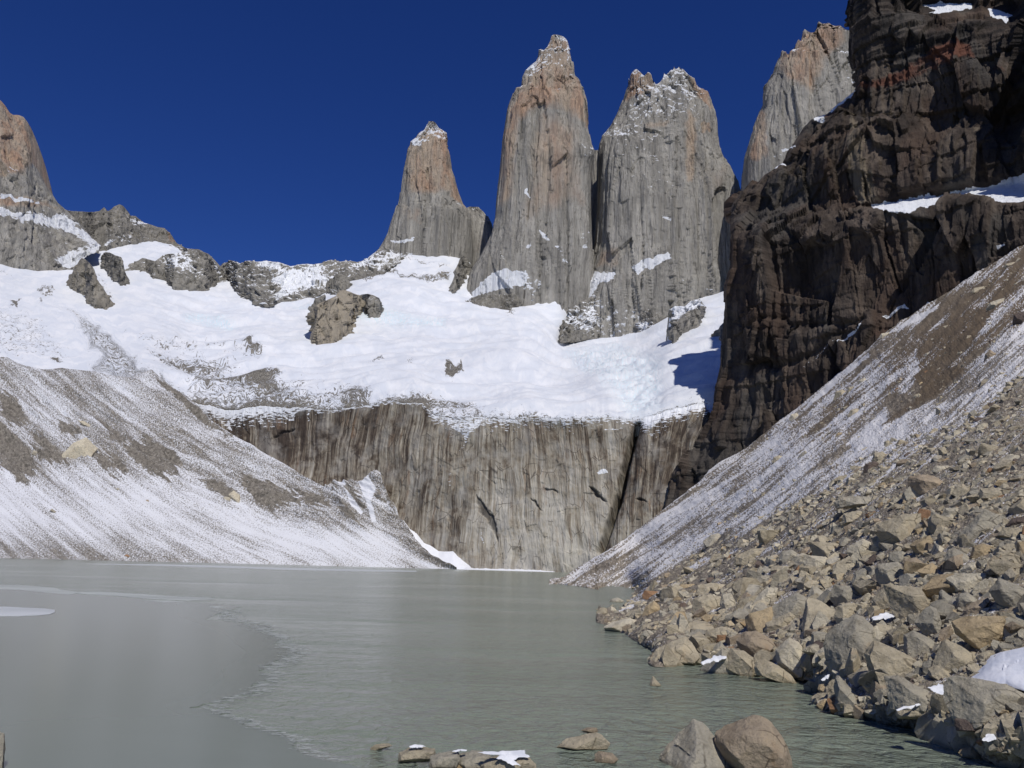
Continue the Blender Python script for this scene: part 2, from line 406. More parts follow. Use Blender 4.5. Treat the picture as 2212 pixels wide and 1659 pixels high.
def boulder_mat(name, src):
    m = Mat(name); c = m.co()
    if src == 'object':
        base = m.node('ShaderNodeObjectInfo').outputs['Color']
    else:
        base = m.node('ShaderNodeAttribute', attribute_name='tone').outputs['Color']
    n = m.noise(m.scale(c, 1.1), 1.0, 8, 0.65)
    col = m.mix(1.0, base, m.ramp(n, [(0.3, (0.55, 0.53, 0.5)), (0.5, (1.0, 1.0, 1.0)), (0.7, (1.25, 1.22, 1.15))]), 'MULTIPLY')
    st = m.noise(m.scale(c, (0.7, 0.7, 0.35)), 1.0, 4, 0.6, 0.6)
    col = m.mix(m.ss(st, 0.55, 0.75, 0.0, 0.45), col, m.mix(1.0, base, (0.95, 0.72, 0.48), 'MULTIPLY'))
    sp = m.noise(m.scale(c, 14.0), 1.0, 3, 0.6)
    col = m.mix(m.ss(sp, 0.3, 0.4, 0.45, 0.0), col, m.mix(1.0, base, (0.4, 0.4, 0.4), 'MULTIPLY'))
    ck = m.voro(m.scale(c, (0.8, 0.8, 1.3)), 1.0, 'DISTANCE_TO_EDGE')
    ckm = m.math('MULTIPLY', m.ss(ck, 0.0, 0.03, 0.8, 0.0), m.ss(m.noise(m.scale(c, 0.9), 1.0, 2), 0.52, 0.6))
    col = m.mix(ckm, col, m.mix(1.0, base, (0.25, 0.24, 0.23), 'MULTIPLY'))
    sp2 = m.node('ShaderNodeSeparateXYZ'); g = m.node('ShaderNodeNewGeometry'); m.nt.links.new(g.outputs['Position'], sp2.inputs[0])
    wet = m.ss(m.math('ADD', sp2.outputs[2], m.math('MULTIPLY', m.math('SUBTRACT', n, 0.5), 0.12)), 0.03, 0.14, 0.6, 0.0)   # wet rock at the water's edge
    col = m.mix(wet, col, m.mix(1.0, base, (0.42, 0.40, 0.34), 'MULTIPLY'))
    m.set('Base Color', col)
    b = m.bump(m.noise(m.scale(c, 2.2), 1.0, 10, 0.72), 1.0, 0.26)
    b = m.bump(m.noise(m.scale(c, (3, 3, 9)), 1.0, 5, 0.6, 0.8), 0.3, 0.06, b)
    m.set('Normal', b)
    return m.mat
M_boulder = boulder_mat('boulder_stone', 'object')
M_rubble = boulder_mat('rubble_stone', 'attr')

def snow_mat():
    m = Mat('old_snow'); c = m.co()
    n = m.noise(m.scale(c, 1.2), 1.0, 5, 0.6)
    m.set('Base Color', m.mix(m.ss(n, 0.35, 0.65), (0.78, 0.81, 0.87), (0.86, 0.87, 0.9))); m.set('Roughness', 0.7)
    m.set('Normal', m.bump(m.noise(m.scale(c, 2.5), 1.0, 6, 0.55), 0.25, 0.15))
    return m.mat
M_snow = snow_mat()
def thin_snow_mat():
    m = Mat('thin_melting_snow'); c = m.co()
    n = m.noise(m.scale(c, 3.0), 1.0, 6, 0.65)
    m.set('Base Color', m.mix(m.ss(n, 0.35, 0.65), (0.60, 0.62, 0.66), (0.80, 0.81, 0.83)))
    m.set('Alpha', m.ss(m.math('ADD', m.attr('snow'), m.math('MULTIPLY', m.math('SUBTRACT', n, 0.5), 1.6)), 0.3, 0.38))
    m.set('Normal', m.bump(m.noise(m.scale(c, 6), 1.0, 6, 0.6), 0.5, 0.05))
    return m.mat
M_thin_snow = thin_snow_mat()

def water_mat():
    m = Mat('glacial_water'); c = m.co()
    lay = m.node('ShaderNodeLayerWeight'); 
    big = m.noise(m.scale(c, (0.012, 0.03, 1)), 1.0, 4, 0.6)
    col = m.mix(m.ss(big, 0.35, 0.65), (0.178, 0.212, 0.162), (0.218, 0.252, 0.197))
    sx = m.node('ShaderNodeSeparateXYZ'); m.put(sx.inputs[0], c)
    m.set('Base Color', col); m.set('Roughness', 0.14); m.set('IOR', 1.33); m.set('Specular IOR Level', 0.5)
    gust = m.ss(m.noise(m.scale(c, (0.03, 0.05, 1)), 1.0, 3, 0.5), 0.3, 0.55, 0.25, 1.0)
    w = m.noise(m.scale(c, (2.2, 1.9, 1)), 1.0, 4, 0.6, 0.5)
    w2 = m.noise(m.scale(c, (0.75, 0.75, 1)), 1.0, 3, 0.55, 0.4)
    w3 = m.noise(m.scale(c, (0.13, 0.28, 1)), 1.0, 2, 0.5, 0.3)
    h = m.math('MULTIPLY', m.math('ADD', m.math('ADD', m.math('MULTIPLY', w, 0.8), w2), m.math('MULTIPLY', w3, 1.6)), gust)
    m.set('Normal', m.bump(h, 1.0, 0.5))
    return m.mat
M_water = water_mat()
def ice_mat(name, col, rough, var):
    m = Mat(name); c = m.co()
    n = m.noise(m.scale(c, (0.05, 0.16, 1)), 1.0, 5, 0.6)
    m.set('Base Color', m.mix(m.ss(n, 0.3, 0.7), tuple(x * (1 - var) for x in col), col)); m.set('Roughness', rough)
    m.set('Specular IOR Level', 0.16)
    m.set('Normal', m.bump(m.noise(m.scale(c, 0.6), 1.0, 4), 0.03, 0.1))
    return m.mat
M_ice = ice_mat('grey_lake_ice', (0.135, 0.165, 0.133), 0.2, 0.05)
M_slush = ice_mat('slush_ice', (0.50, 0.53, 0.50), 0.5, 0.25)
def fringe_mat():
    m = Mat('slush_fringe_ice'); c = m.co(); fl = m.attr('flow', True)
    n = m.noise(m.scale(fl, (4, 34, 1)), 1.0, 7, 0.66, 0.4)
    al = m.ss(m.math('ADD', m.attr('snow'), m.math('MULTIPLY', m.math('SUBTRACT', n, 0.5), 2.4)), 0.30, 0.85, 0.0, 0.8)
    m.set('Base Color', (0.46, 0.49, 0.46)); m.set('Roughness', 0.5); m.set('Alpha', al)
    return m.mat
M_fringe = fringe_mat()
M_white_ice = ice_mat('white_ice', (0.62, 0.65, 0.66), 0.5, 0.2)
# ------------------------------------------------------------------ outlines: corner and scale of the enlarged view each was read from
VIEW = {'1': (0, 162, .2685), '2': (540, 378, .2685), '3': (810, 54, .3744), '4': (1188, 54, .3744), 'c': (1566, 0, .2929),
        'R': (1458, 432, .3581), 'm': (0, 540, .2685), 'n': (0, 918, .2685), 'w': (432, 810, .2929), 'v': (972, 810, .2929),
        '5': (1242, 1080, .2441), '6': (1671.8, 810, .2441), '7': (1671.8, 1215, .2676), '8': (756, 1404, .4394), 'V': (0, 0, 1.0)}
def cv(k, pts):
    x, y, s = VIEW[k]
    return [(x + s * a, y + s * b) for a, b in pts]

# ------------------------------------------------------------------ the snowfield: one sheet from the lip of the cliff wall up to the feet of the towers
wall_top = curve(cv('V', [(330, 800), (350, 822), (400, 862), (432, 876), (480, 884), (540, 880), (619, 880), (713, 886), (748, 883), (790, 876), (827, 871.5), (880, 870), (912, 873), (936, 893), (965, 903), (988, 907),
                         (1030, 900), (1104, 906), (1147, 898), (1190, 905), (1235, 906), (1317, 903), (1377, 910), (1395, 902), (1411, 898), (1455, 880), (1505, 873), (1546, 876), (1700, 880)]))
wall_Y = curve([(330, 765), (430, 740), (700, 690), (900, 650), (1020, 625), (1221, 600), (1500, 580), (1700, 570)])
_jag = _rng.normal(size=4000)
def jag(x, amp, seed=0):
    x = np.asarray(x, float)
    p = np.stack([x, np.full_like(x, 3.7 + seed), np.zeros_like(x)], -1)
    return amp * (fbm(p, 60, 6, seed + 50, 0.62) * 2.0)
lip = lambda x: wall_top(x) + jag(x, 6.0) + 0.22 * jag(np.asarray(x, float) * 5, 9.0, 3)
snow_pts = [(x, float(wall_top(x)), float(wall_Y(x))) for x in range(340, 1701, 60)]
snow_pts += [(430, 800, 860), (560, 800, 850), (700, 800, 840), (850, 800, 800), (1000, 800, 790), (1150, 800, 780), (1300, 805, 745), (1450, 805, 655), (1560, 800, 632),
             (420, 740, 1010), (560, 735, 1000), (700, 745, 980), (850, 750, 960), (1000, 745, 960), (1150, 745, 980), (1300, 768, 1040), (1215, 748, 1245), (1215, 715, 1296), (1238, 690, 1340), (1258, 640, 1410), (1380, 722, 1312), (1450, 745, 860), (1560, 740, 760), (1650, 740, 740),
             (330, 690, 1080), (480, 690, 1180), (620, 680, 1230), (800, 690, 1120), (950, 680, 1180), (1090, 665, 1310), (1175, 690, 1270), (1000, 630, 1330), (1300, 730, 1312), (1440, 692, 1312), (1560, 680, 1100),
             (1270, 570, 1480), (1195, 645, 1328), (1224, 612, 1372), (1250, 588, 1430), (905, 556, 1465), (980, 565, 1460), (800, 555, 1480), (640, 610, 1430), (480, 610, 1440), (300, 560, 1480), (560, 645, 1320), (850, 600, 1330), (900, 640, 1230),
             (200, 590, 1350), (80, 600, 1260), (0, 590, 1200), (-150, 560, 1100), (-300, 540, 1000),
             (-300, 760, 750), (-150, 765, 780), (0, 770, 800), (0, 680, 950), (120, 700, 980), (120, 790, 820), (200, 740, 930), (200, 800, 790), (260, 700, 1020), (300, 760, 860), (330, 800, 770),
             (1650, 620, 1350), (1560, 610, 1380), (1400, 590, 1500), (1100, 590, 1480)]
snow_Y = Depth(snow_pts, 2e-4)
sheet_top = curve([(-320, 545), (0, 550), (130, 550), (200, 505), (330, 520), (370, 530), (400, 552), (430, 572), (480, 592), (560, 590), (700, 592), (800, 580), (830, 552), (900, 535), (1000, 545), (1040, 600), (1090, 570),
                   (1200, 555), (1250, 590), (1268, 555), (1300, 545), (1400, 560), (1600, 600), (1720, 620)])
left_bot = curve([(-320, 800), (0, 800), (130, 815), (250, 830), (330, 835), (351, 829)])
nc, nr = 900, 300
xs = np.linspace(-320, 1700, nc)
bot = np.where(xs < 350, left_bot(xs), lip(xs))
t = np.linspace(0, 1, nr)[:, None] ** 1.0
PX = np.broadcast_to(xs, (nr, nc)); PY = bot + (sheet_top(xs) - bot) * t
Yb = wall_Y(xs)
Yv = snow_Y(PX, PY)
w = np.exp(-t * 14.0) * smooth(xs, 350, 425)
Yv = Yv * (1 - w) + w * Yb
V = P(PX, PY, Yv)
edge = smooth(t, 0.0, 0.10) + 0 * PX
und = fbm(V, (150, 100, 400), 3, 5, 0.45) * 16 + fbm(V, (60, 34, 120), 3, 9) * 7.0
V[..., 2] += und * edge * smooth(PX, 250, 420)
V[..., 2] += fbm(V, (25, 25, 25), 4, 11) * 1.6 * edge
# crevassed icefall near the right edge and a low ice step at upper left
cre = np.maximum(0, smooth(sd_poly(PX, PY, [(1230, 770), (1330, 745), (1420, 790), (1420, 880), (1360, 890), (1330, 830)]), -25, 12))
cre2 = smooth(sd_poly(PX, PY, [(640, 660), (760, 655), (850, 668), (900, 690), (960, 690), (960, 705), (840, 700), (700, 680)]), -12, 8) + smooth(sd_poly(PX, PY, cv('m', [(1480, 520), (1600, 505), (1780, 550), (1900, 600), (1850, 625), (1700, 590), (1500, 545)])), -10, 6)
V[..., 2] -= fbm(V, (14, 22, 14), 4, 13, ridged=True) * (4.5 * cre + 3.0 * np.clip(cre2, 0, 1)) * edge
tuck = V[0].copy(); tuck[:, 1] += 14; tuck[:, 2] -= 10
Vs = np.concatenate([tuck[None], V], 0); PXs = np.concatenate([PX[:1], PX]); PYs = np.concatenate([PY[:1], PY])
# where bare rock shows through the snow
PXs, PYs = warp(PXs, PYs, 9.0, 30, 1)
rock = -0.42 + 0.15 * smooth(PYs, 690, 780) * (1 - smooth(PXs, 1050, 1300)) * smooth(PXs, 200, 420)
def blob(px, py, polys, soft, amp):
    out = np.zeros(px.shape)
    for p in polys: out = np.maximum(out, amp * smooth(sd_poly(px, py, p), -soft, soft))
    return out
fl_lip = np.clip(np.concatenate([PY[:1], PY]) * -1 + lip(np.concatenate([PX[:1], PX])), 0, 400)
rock += np.where(PXs > 345, 0.86 * np.exp(-fl_lip / 20.0), 0)
rock += blob(PXs, PYs, [cv('w', [(-40, 60), (120, 60), (300, 70), (480, 120), (600, 190), (640, 245), (600, 300), (300, 260), (0, 230), (-80, 160)])], 44, 0.50)
rock += blob(PXs, PYs, [cv('w', [(950, 150), (1020, 105), (1150, 95), (1280, 140), (1220, 200), (1100, 235), (1060, 205)])], 16, 0.66)
rock += blob(PXs, PYs, [cv('w', [(640, 60), (860, 50), (900, 80), (700, 95)]), cv('w', [(1380, 170), (1600, 150), (1960, 170), (2040, 260), (1800, 260), (1500, 190)])], 16, 0.72)
rock += blob(PXs, PYs, [cv('m', [(1100, 770), (1400, 820), (1700, 850), (1900, 900), (1760, 960), (1500, 980), (1300, 900)]), cv('m', [(960, 650), (1200, 660), (1500, 720), (1650, 790), (1300, 760)]), cv('m', [(1560, 730), (1700, 690), (1950, 730), (2100, 760), (1900, 800), (1650, 760)])], 24, 0.74)
rock += blob(PXs, PYs, [cv('m', [(1500, 1010), (1900, 980), (2212, 1010), (2212, 1150), (1800, 1090), (1550, 1090)])], 30, 0.55)
rock += blob(PXs, PYs, [cv('2', [(1550, 1560), (1580, 1520), (1640, 1530), (1710, 1520), (1700, 1570), (1640, 1600), (1560, 1590)])], 5, 1.15)
rock += blob(PXs, PYs, [cv('2', [(900, 1490), (1080, 1430), (1090, 1470), (950, 1510)]), cv('2', [(1200, 1520), (1320, 1500), (1310, 1530)]), cv('2', [(2040, 1150), (2100, 1080), (2170, 1075), (2130, 1130), (2080, 1170)]), cv('2', [(1070, 1040), (1160, 1000), (1140, 1040)])], 5, 0.85)
rock += blob(PXs, PYs, [cv('2', [(-20, 1340), (120, 1390), (60, 1430), (-20, 1420)]), cv('2', [(0, 1590), (250, 1600), (230, 1650), (0, 1650)])], 12, 0.6)
# band of frost-covered debris running down the lateral moraine, upper left
band = cv('m', [(440, 420), (520, 440), (650, 510), (760, 590), (870, 660), (960, 740), (1050, 820), (1130, 910), (1230, 960), (1300, 1060), (1100, 1080), (900, 1040), (740, 990), (735, 920), (800, 840), (720, 800), (690, 700), (620, 640), (640, 600), (560, 520)])
rock += blob(PXs, PYs, [band], 14, 0.88)
rock += blob(PXs, PYs, [cv('m', [(280, 310), (400, 280), (480, 300), (420, 330), (430, 380), (340, 370)]), cv('m', [(300, 380), (350, 390), (350, 440), (310, 430)]), cv('m', [(80, 400), (150, 390), (140, 450), (90, 450)]), cv('m', [(420, 870), (470, 870), (490, 905), (440, 900)])], 5, 0.9)
rock += blob(PXs, PYs, [cv('m', [(-100, 400), (300, 480), (700, 900), (-100, 900)])], 30, 0.62)
rock += blob(PXs, PYs, [cv('m', [(-1200, 100), (0, 120), (420, 420), (620, 620), (720, 960), (-1200, 960)])], 60, 0.10) * 1.0 + blob(PXs, PYs, [cv('m', [(740, 470), (1000, 600), (1500, 700), (2212, 760), (2212, 1000), (1600, 1000), (1250, 900), (900, 640)])], 40, 0.22)
rock += blob(PXs, PYs, [cv('m', [(0, 100), (60, 130), (160, 260), (60, 190), (-50, 160)])], 8, 0.7)
rock += blob(PXs, PYs, [cv('2', [(820, 800), (950, 770), (1080, 745), (1300, 760), (1500, 770), (1640, 740), (1600, 830), (1400, 840), (1280, 820), (1130, 790), (940, 850), (860, 850)])], 6, 0.98)
rock += blob(PXs, PYs, [cv('2', [(860, 740), (950, 690), (1060, 640), (1200, 620), (1350, 650), (1500, 690), (1640, 690), (1560, 740), (1350, 690), (1180, 680), (1000, 720), (880, 760)])], 6, 0.85)
rock += blob(PXs, PYs, [cv('w', [(600, 90), (960, 130), (1000, 230), (700, 240), (620, 180)])], 20, 0.42)
rock += blob(PXs, PYs, [cv('w', [(0, 10), (480, 20), (640, 130), (500, 160), (300, 70), (0, 60)])], 20, 0.4)
# snow holds back from the wind-scoured foot of the grey buttress
rock += blob(PXs, PYs, [cv('m', [(700, 130), (800, 180), (950, 400), (900, 420), (760, 250)]), cv('m', [(1000, 230), (1060, 280), (980, 300)])], 6, 0.7)
ice = np.clip(cre * 0.7 + cre2, 0, 1)
band_w = smooth(sd_poly(PXs, PYs, band), -10, 20)
s_ = PXs + 0.0 * PYs; fl = flow(PXs, PYs)
ang = math.radians(-20); flb = flow(PXs * math.cos(ang) - PYs * math.sin(ang), PXs * math.sin(ang) + PYs * math.cos(ang))
fl = fl * (1 - band_w[..., None]) + flb * band_w[..., None]
me = mesh('snowfield', Vs, grid_faces(nr + 1, nc)[:, ::-1], M_glacier, {'rock': rock, 'ice': np.concatenate([ice[:1], ice])}, {'flow': fl})
obj('snowfield', me, 'wide white glacier snowfield sloping up from the streaked cliff to the rock towers', 'snowfield', kind='structure')

# ------------------------------------------------------------------ rock towers: closed columns with an outline on each side
def unroll(pts):
    a = np.array(pts, float); x, y = a[:, 0] - 1106.0, -(a[:, 1] - 829.5)
    return np.c_[x * _cr - y * _sr, x * _sr + y * _cr]
def column(left, right, top, Yc, depth, nth=320, nrow=420, amp=(4.0, 8.0), seed=1, expo=2.5, skew=0.0):
    L, R, T = unroll(left), unroll(right), unroll(top) if top else None
    L, R = L[np.argsort(L[:, 1])], R[np.argsort(R[:, 1])]
    b1, b0 = max(L[:, 1].max(), R[:, 1].max()), min(L[:, 1].min(), R[:, 1].min())
    bs = np.linspace(b1, b0, nrow)
    Xf = lambda a, b: a / FPX * Yc / (_cp - b / FPX * _sp)
    Zf = lambda b: CAM_H + Yc * (_sp + b / FPX * _cp) / (_cp - b / FPX * _sp)
    xl, xr = Xf(np.interp(bs, L[:, 1], L[:, 0]), bs), Xf(np.interp(bs, R[:, 1], R[:, 0]), bs)
    cx, hw = (xl + xr) / 2, np.maximum((xr - xl) / 2, 0.3)
    th = np.linspace(0, 2 * math.pi, nth, endpoint=False)
    c, s = np.cos(th), np.sin(th)
    ex = np.sign(c) * np.abs(c) ** (2 / expo); ey = np.sign(s) * np.abs(s) ** (2 / expo)
    V = np.empty((nrow, nth, 3))
    dw = np.minimum(hw, hw[int(nrow * 0.5)] * 1.08 + 0 * hw)
    # ledges sit at different heights round the column
    q0 = np.stack([np.broadcast_to(ex * 4.0, V.shape[:2]), np.broadcast_to(ey * 4.0, V.shape[:2]), np.broadcast_to((bs / 90.0)[:, None], V.shape[:2])], -1)
    wob = fbm(q0, 1.0, 3, seed + 90) * 18.0 * (1 - np.abs(ex) ** 8)
    bv = np.clip(bs[:, None] + wob, b0, b1)
    hw2 = np.maximum((np.interp(bv, bs[::-1], hw[::-1])), 0.3); dw2 = np.interp(bv, bs[::-1], dw[::-1])
    V[..., 0] = cx[:, None] + hw2 * ex
    V[..., 1] = Yc + skew * (Zf(bs) - Zf(b0))[:, None] + depth * dw2 * ey
    V[..., 2] = CAM_H + (Zf(bs)[:, None] - CAM_H) * V[..., 1] / Yc
    n = grid_normals(V, True); ctr = np.stack([cx[:, None] + 0 * V[..., 0], Yc + 0 * V[..., 0], V[..., 2]], -1)
    n *= np.sign(((V - ctr) * n).sum(-1, keepdims=True) + 1e-9); n[..., 2] *= 0.3
    k = np.clip(hw / 40.0, 0.15, 1.0)[:, None]
    front = 1 - 0.75 * np.abs(ex) ** 6
    d = fbm(V, (16, 16, 170), 4, seed, 0.55, True) * amp[0] * 0.8 + facets(V, (44, 44, 420), seed + 20, 0.7) * amp[1] * 1.5 + facets(V, (18, 18, 240), seed + 30, 0.6) * amp[0] * 1.0 + facets(V, (7, 7, 110), seed + 33, 0.6) * amp[0] * 0.4
    d = d + fbm(V, (9, 9, 40), 3, seed + 40) * 0.7 + steps(fbm(V, (55, 55, 60), 2, seed + 60), 5, 0.3) * amp[1] * 0.2
    V = V + n * (d * k * front)[..., None]
    if top:
        T = T[np.argsort(T[:, 0])]
        tx, tz = Xf(T[:, 0], T[:, 1]), Zf(T[:, 1])
        lim = np.interp(V[..., 0] * Yc / V[..., 1], tx, tz, left=1e9, right=1e9)
        lim = CAM_H + (lim - CAM_H) * V[..., 1] / Yc
        lim = lim - np.abs(fbm(V * np.array([1, 1, 0.0]), 9, 3, seed + 80)) * 6.0
        V[..., 2] = np.minimum(V[..., 2], lim)
    return V
def join(parts):
    vs, fs, o = [], [], 0
    for V in parts:
        vs.append(V.reshape(-1, 3)); f = grid_faces(V.shape[0], V.shape[1], True); fs.append(f + o); o += len(vs[-1])
    return np.concatenate(vs), np.concatenate(fs)
def tower_mesh(name, parts, snow_polys, warm_polys, top_snow, mat, base_snow=-0.12, feet=None):
    v, f = join(parts); px, py = proj(v); px, py = warp(px, py, 5.5, 20, 5)
    sn = np.full(len(v), base_snow); tint = np.full(len(v), -0.12)
    for p, soft, a in snow_polys: sn = np.maximum(sn, base_snow + a * smooth(sd_poly(px, py, p), -soft, soft))
    for p, soft, a in warm_polys: tint = np.maximum(tint, -0.12 + a * smooth(sd_poly(px, py, p), -soft, soft))
    for y0, y1, a in top_snow: sn = np.maximum(sn, base_snow + a * (1 - smooth(py, y0, y1)))
    return mesh(name, v, f, mat, {'snow': sn, 'tint': tint})

# left tower, farthest of the three, with a rounded shoulder
L = cv('3', [(318, 556), (300, 575), (285, 605), (255, 625), (240, 650), (208, 672), (205, 695), (190, 715), (180, 770), (165, 830), (155, 890), (148, 960), (140, 1020), (125, 1075), (105, 1130), (85, 1200), (60, 1250), (30, 1295), (-10, 1325), (-70, 1370), (-120, 1480)])
R = cv('3', [(332, 556), (345, 565), (370, 595), (410, 625), (415, 690), (430, 740), (440, 830), (460, 880), (475, 940), (490, 985), (510, 1035), (535, 1060), (560, 1120), (570, 1300), (570, 1480)])
A = column(L, R, None, 1540, 0.85, 320, 420, (4.0, 7.0), 3)
L = cv('3', [(560, 1049), (530, 1060), (505, 1090), (490, 1140), (480, 1300), (470, 1480)])
R = cv('3', [(580, 1049), (620, 1072), (650, 1105), (670, 1145), (680, 1190), (700, 1300), (720, 1480)])
B = column(L, R, None, 1565, 0.9, 200, 200, (1.5, 5.0), 4, 2.2)
me = tower_mesh('rock_tower', [A],
    [(cv('3', [(200, 560), (420, 560), (420, 640), (400, 680), (330, 650), (300, 690), (200, 700)]), 8, 0.55), (cv('3', [(205, 670), (240, 650), (258, 690), (230, 700)]), 4, 1.2),
     (cv('3', [(90, 1245), (150, 1240), (230, 1228), (235, 1242), (170, 1258), (95, 1252)]), 1.5, 1.3), (cv('3', [(-90, 1330), (20, 1310), (180, 1310), (260, 1318), (240, 1345), (330, 1345), (420, 1360), (450, 1370), (470, 1500), (-120, 1500)]), 6, 0.62),
     (cv('3', [(0, 1375), (140, 1345), (300, 1345), (400, 1380), (330, 1410), (200, 1395), (0, 1420)]), 5, 1.25)],
    [(cv('3', [(150, 600), (420, 600), (450, 860), (480, 960), (430, 960), (330, 960), (270, 950), (200, 960), (190, 850), (170, 800)]), 26, 1.0), (cv('3', [(440, 870), (500, 1020), (520, 1050), (440, 990)]), 8, 1.3), (cv('3', [(170, 1050), (260, 1060), (260, 1150), (180, 1130)]), 18, 0.6)],
    [], M_granite)
T = obj('rock_tower', me, 'shortest of the three granite towers, with a snowy tip and a rounded shoulder in shade', 'rock tower', 'granite towers above the snowfield')

obj('shoulder', tower_mesh('shoulder', [B], [], [], [], M_granite), parent=T)
# middle tower, the tallest
L = cv('3', [(1030, 55), (1020, 62), (1010, 90), (995, 125), (975, 138), (945, 140), (942, 185), (930, 210), (895, 235), (868, 260), (848, 300), (843, 352), (815, 362), (800, 395), (775, 460), (765, 500), (757, 560), (745, 640), (735, 720), (727, 800), (720, 880), (712, 960), (705, 1040), (700, 1110), (688, 1170), (672, 1210), (645, 1270), (610, 1330), (570, 1390), (545, 1440), (525, 1540), (515, 1600), (505, 1720), (500, 1900)])
R = cv('3', [(1060, 55), (1090, 68), (1110, 90), (1118, 120), (1125, 170), (1133, 230), (1138, 275), (1142, 297), (1165, 315), (1190, 365), (1205, 410), (1215, 450), (1220, 530), (1224, 590), (1235, 640), (1245, 690), (1262, 725), (1262, 760), (1250, 800), (1243, 870), (1242, 960), (1243, 1100), (1248, 1200), (1250, 1290), (1255, 1400), (1262, 1720), (1270, 1900)])
top = cv('3', [(700, 400), (800, 392), (815, 360), (835, 356), (846, 366), (850, 300), (868, 262), (895, 236), (930, 208), (940, 185), (945, 140), (955, 136), (966, 158), (980, 140), (996, 124), (1010, 90), (1020, 58), (1035, 54), (1062, 57), (1090, 68), (1110, 90), (1118, 120)])
A = column(L, R, top, 1400, 0.85, 380, 520, (5.0, 8.0), 13)
L = cv('3', [(1262, 722), (1250, 760), (1235, 860), (1230, 1250), (1230, 1500)]); R = cv('3', [(1282, 722), (1300, 740), (1330, 800), (1340, 1250), (1340, 1500)])
B = column(L, R, None, 1560, 0.8, 120, 140, (4.0, 5.0), 15)
me = tower_mesh('rock_tower', [A],
    [(cv('3', [(880, 40), (1120, 40), (1130, 240), (1050, 240), (960, 280), (850, 330)]), 20, 0.5), (cv('3', [(1040, 55), (1090, 60), (1115, 100), (1130, 210), (1112, 210), (1095, 110)]), 4, 0.75), (cv('3', [(950, 1190), (975, 1195), (1005, 1240), (995, 1246), (960, 1215)]), 2, 1.2),
     (cv('3', [(870, 1260), (900, 1265), (890, 1285), (875, 1285)]), 2, 1.1), (cv('3', [(860, 940), (880, 940), (895, 1000), (875, 1005)]), 2, 1.0), (cv('3', [(1180, 1200), (1250, 1180), (1245, 1320), (1190, 1290)]), 8, 0.55), (cv('3', [(1030, 1270), (1085, 1275), (1130, 1390), (1110, 1395)]), 4, 0.6),
     (cv('3', [(640, 1250), (900, 1200), (1240, 1200), (1240, 1440), (700, 1440)]), 20, 0.25),
     (cv('3', [(560, 1545), (600, 1500), (680, 1430), (730, 1412), (860, 1420), (880, 1450), (850, 1500), (760, 1520), (640, 1545), (560, 1570)]), 4, 1.5), (cv('3', [(860, 1430), (980, 1460), (1000, 1500), (900, 1560), (840, 1530)]), 10, 0.62),
     (cv('3', [(500, 1550), (940, 1500), (1060, 1530), (930, 1640), (520, 1640)]), 12, 0.38), (cv('3', [(1180, 690), (1280, 690), (1270, 760), (1200, 760)]), 6, 0.5)],
    [(cv('3', [(800, 350), (900, 230), (1010, 60), (1120, 60), (1140, 290), (1210, 400), (1225, 600), (1180, 560), (1060, 470), (960, 470), (830, 560), (770, 800), (735, 860), (755, 500)]), 26, 0.85), (cv('3', [(1138, 290), (1200, 380), (1222, 590), (1190, 540), (1150, 400)]), 8, 1.4), (cv('3', [(740, 600), (840, 480), (830, 700), (790, 1000), (715, 1040)]), 20, 0.9), (cv('3', [(960, 480), (1220, 560), (1240, 1050), (900, 1100), (860, 700)]), 40, 0.55)],
    [], M_granite)
T = obj('rock_tower', me, 'tallest granite tower, rust coloured near its notched summit, standing between the other two', 'rock tower', 'granite towers above the snowfield')

obj('buttress', tower_mesh('buttress', [B], [], [], [], M_granite), parent=T)
carve(T, 'snow_apron', cv('3', [(560, 1545), (600, 1500), (680, 1430), (730, 1412), (860, 1420), (880, 1450), (850, 1500), (760, 1520), (640, 1545), (560, 1570)]), front=1400)
carve(T, 'snow_cap', cv('3', [(880, 40), (1120, 40), (1130, 240), (1050, 240), (960, 280), (850, 330)]), thr=0.3, front=1400)
# right tower with a twin top
L = cv('4', [(490, 252), (470, 280), (462, 300), (455, 350), (440, 385), (425, 440), (405, 490), (380, 540), (345, 600), (310, 640), (295, 680), (285, 740), (280, 850), (277, 950), (275, 1050), (270, 1150), (262, 1250), (240, 1350), (220, 1420), (150, 1520), (90, 1640), (50, 1760), (40, 1900)])
R = cv('4', [(765, 248), (800, 285), (835, 305), (850, 362), (880, 372), (905, 398), (920, 450), (935, 500), (942, 560), (945, 640), (955, 700), (975, 760), (1005, 800), (1028, 850), (1052, 900), (1066, 950), (1076, 1000), (1080, 1100), (1085, 1300), (1090, 1500), (1090, 1900)])
top = cv('4', [(455, 350), (462, 298), (470, 278), (488, 258), (500, 253), (522, 272), (545, 296), (556, 280), (566, 271), (578, 276), (586, 290), (593, 330), (610, 346), (632, 332), (652, 308), (660, 275), (668, 290), (700, 258), (712, 262), (716, 236), (724, 258), (746, 236), (752, 252), (770, 255), (800, 288), (835, 308), (850, 362)])
A = column(L, R, top, 1420, 0.8, 420, 560, (6.0, 7.0), 29, 2.8)
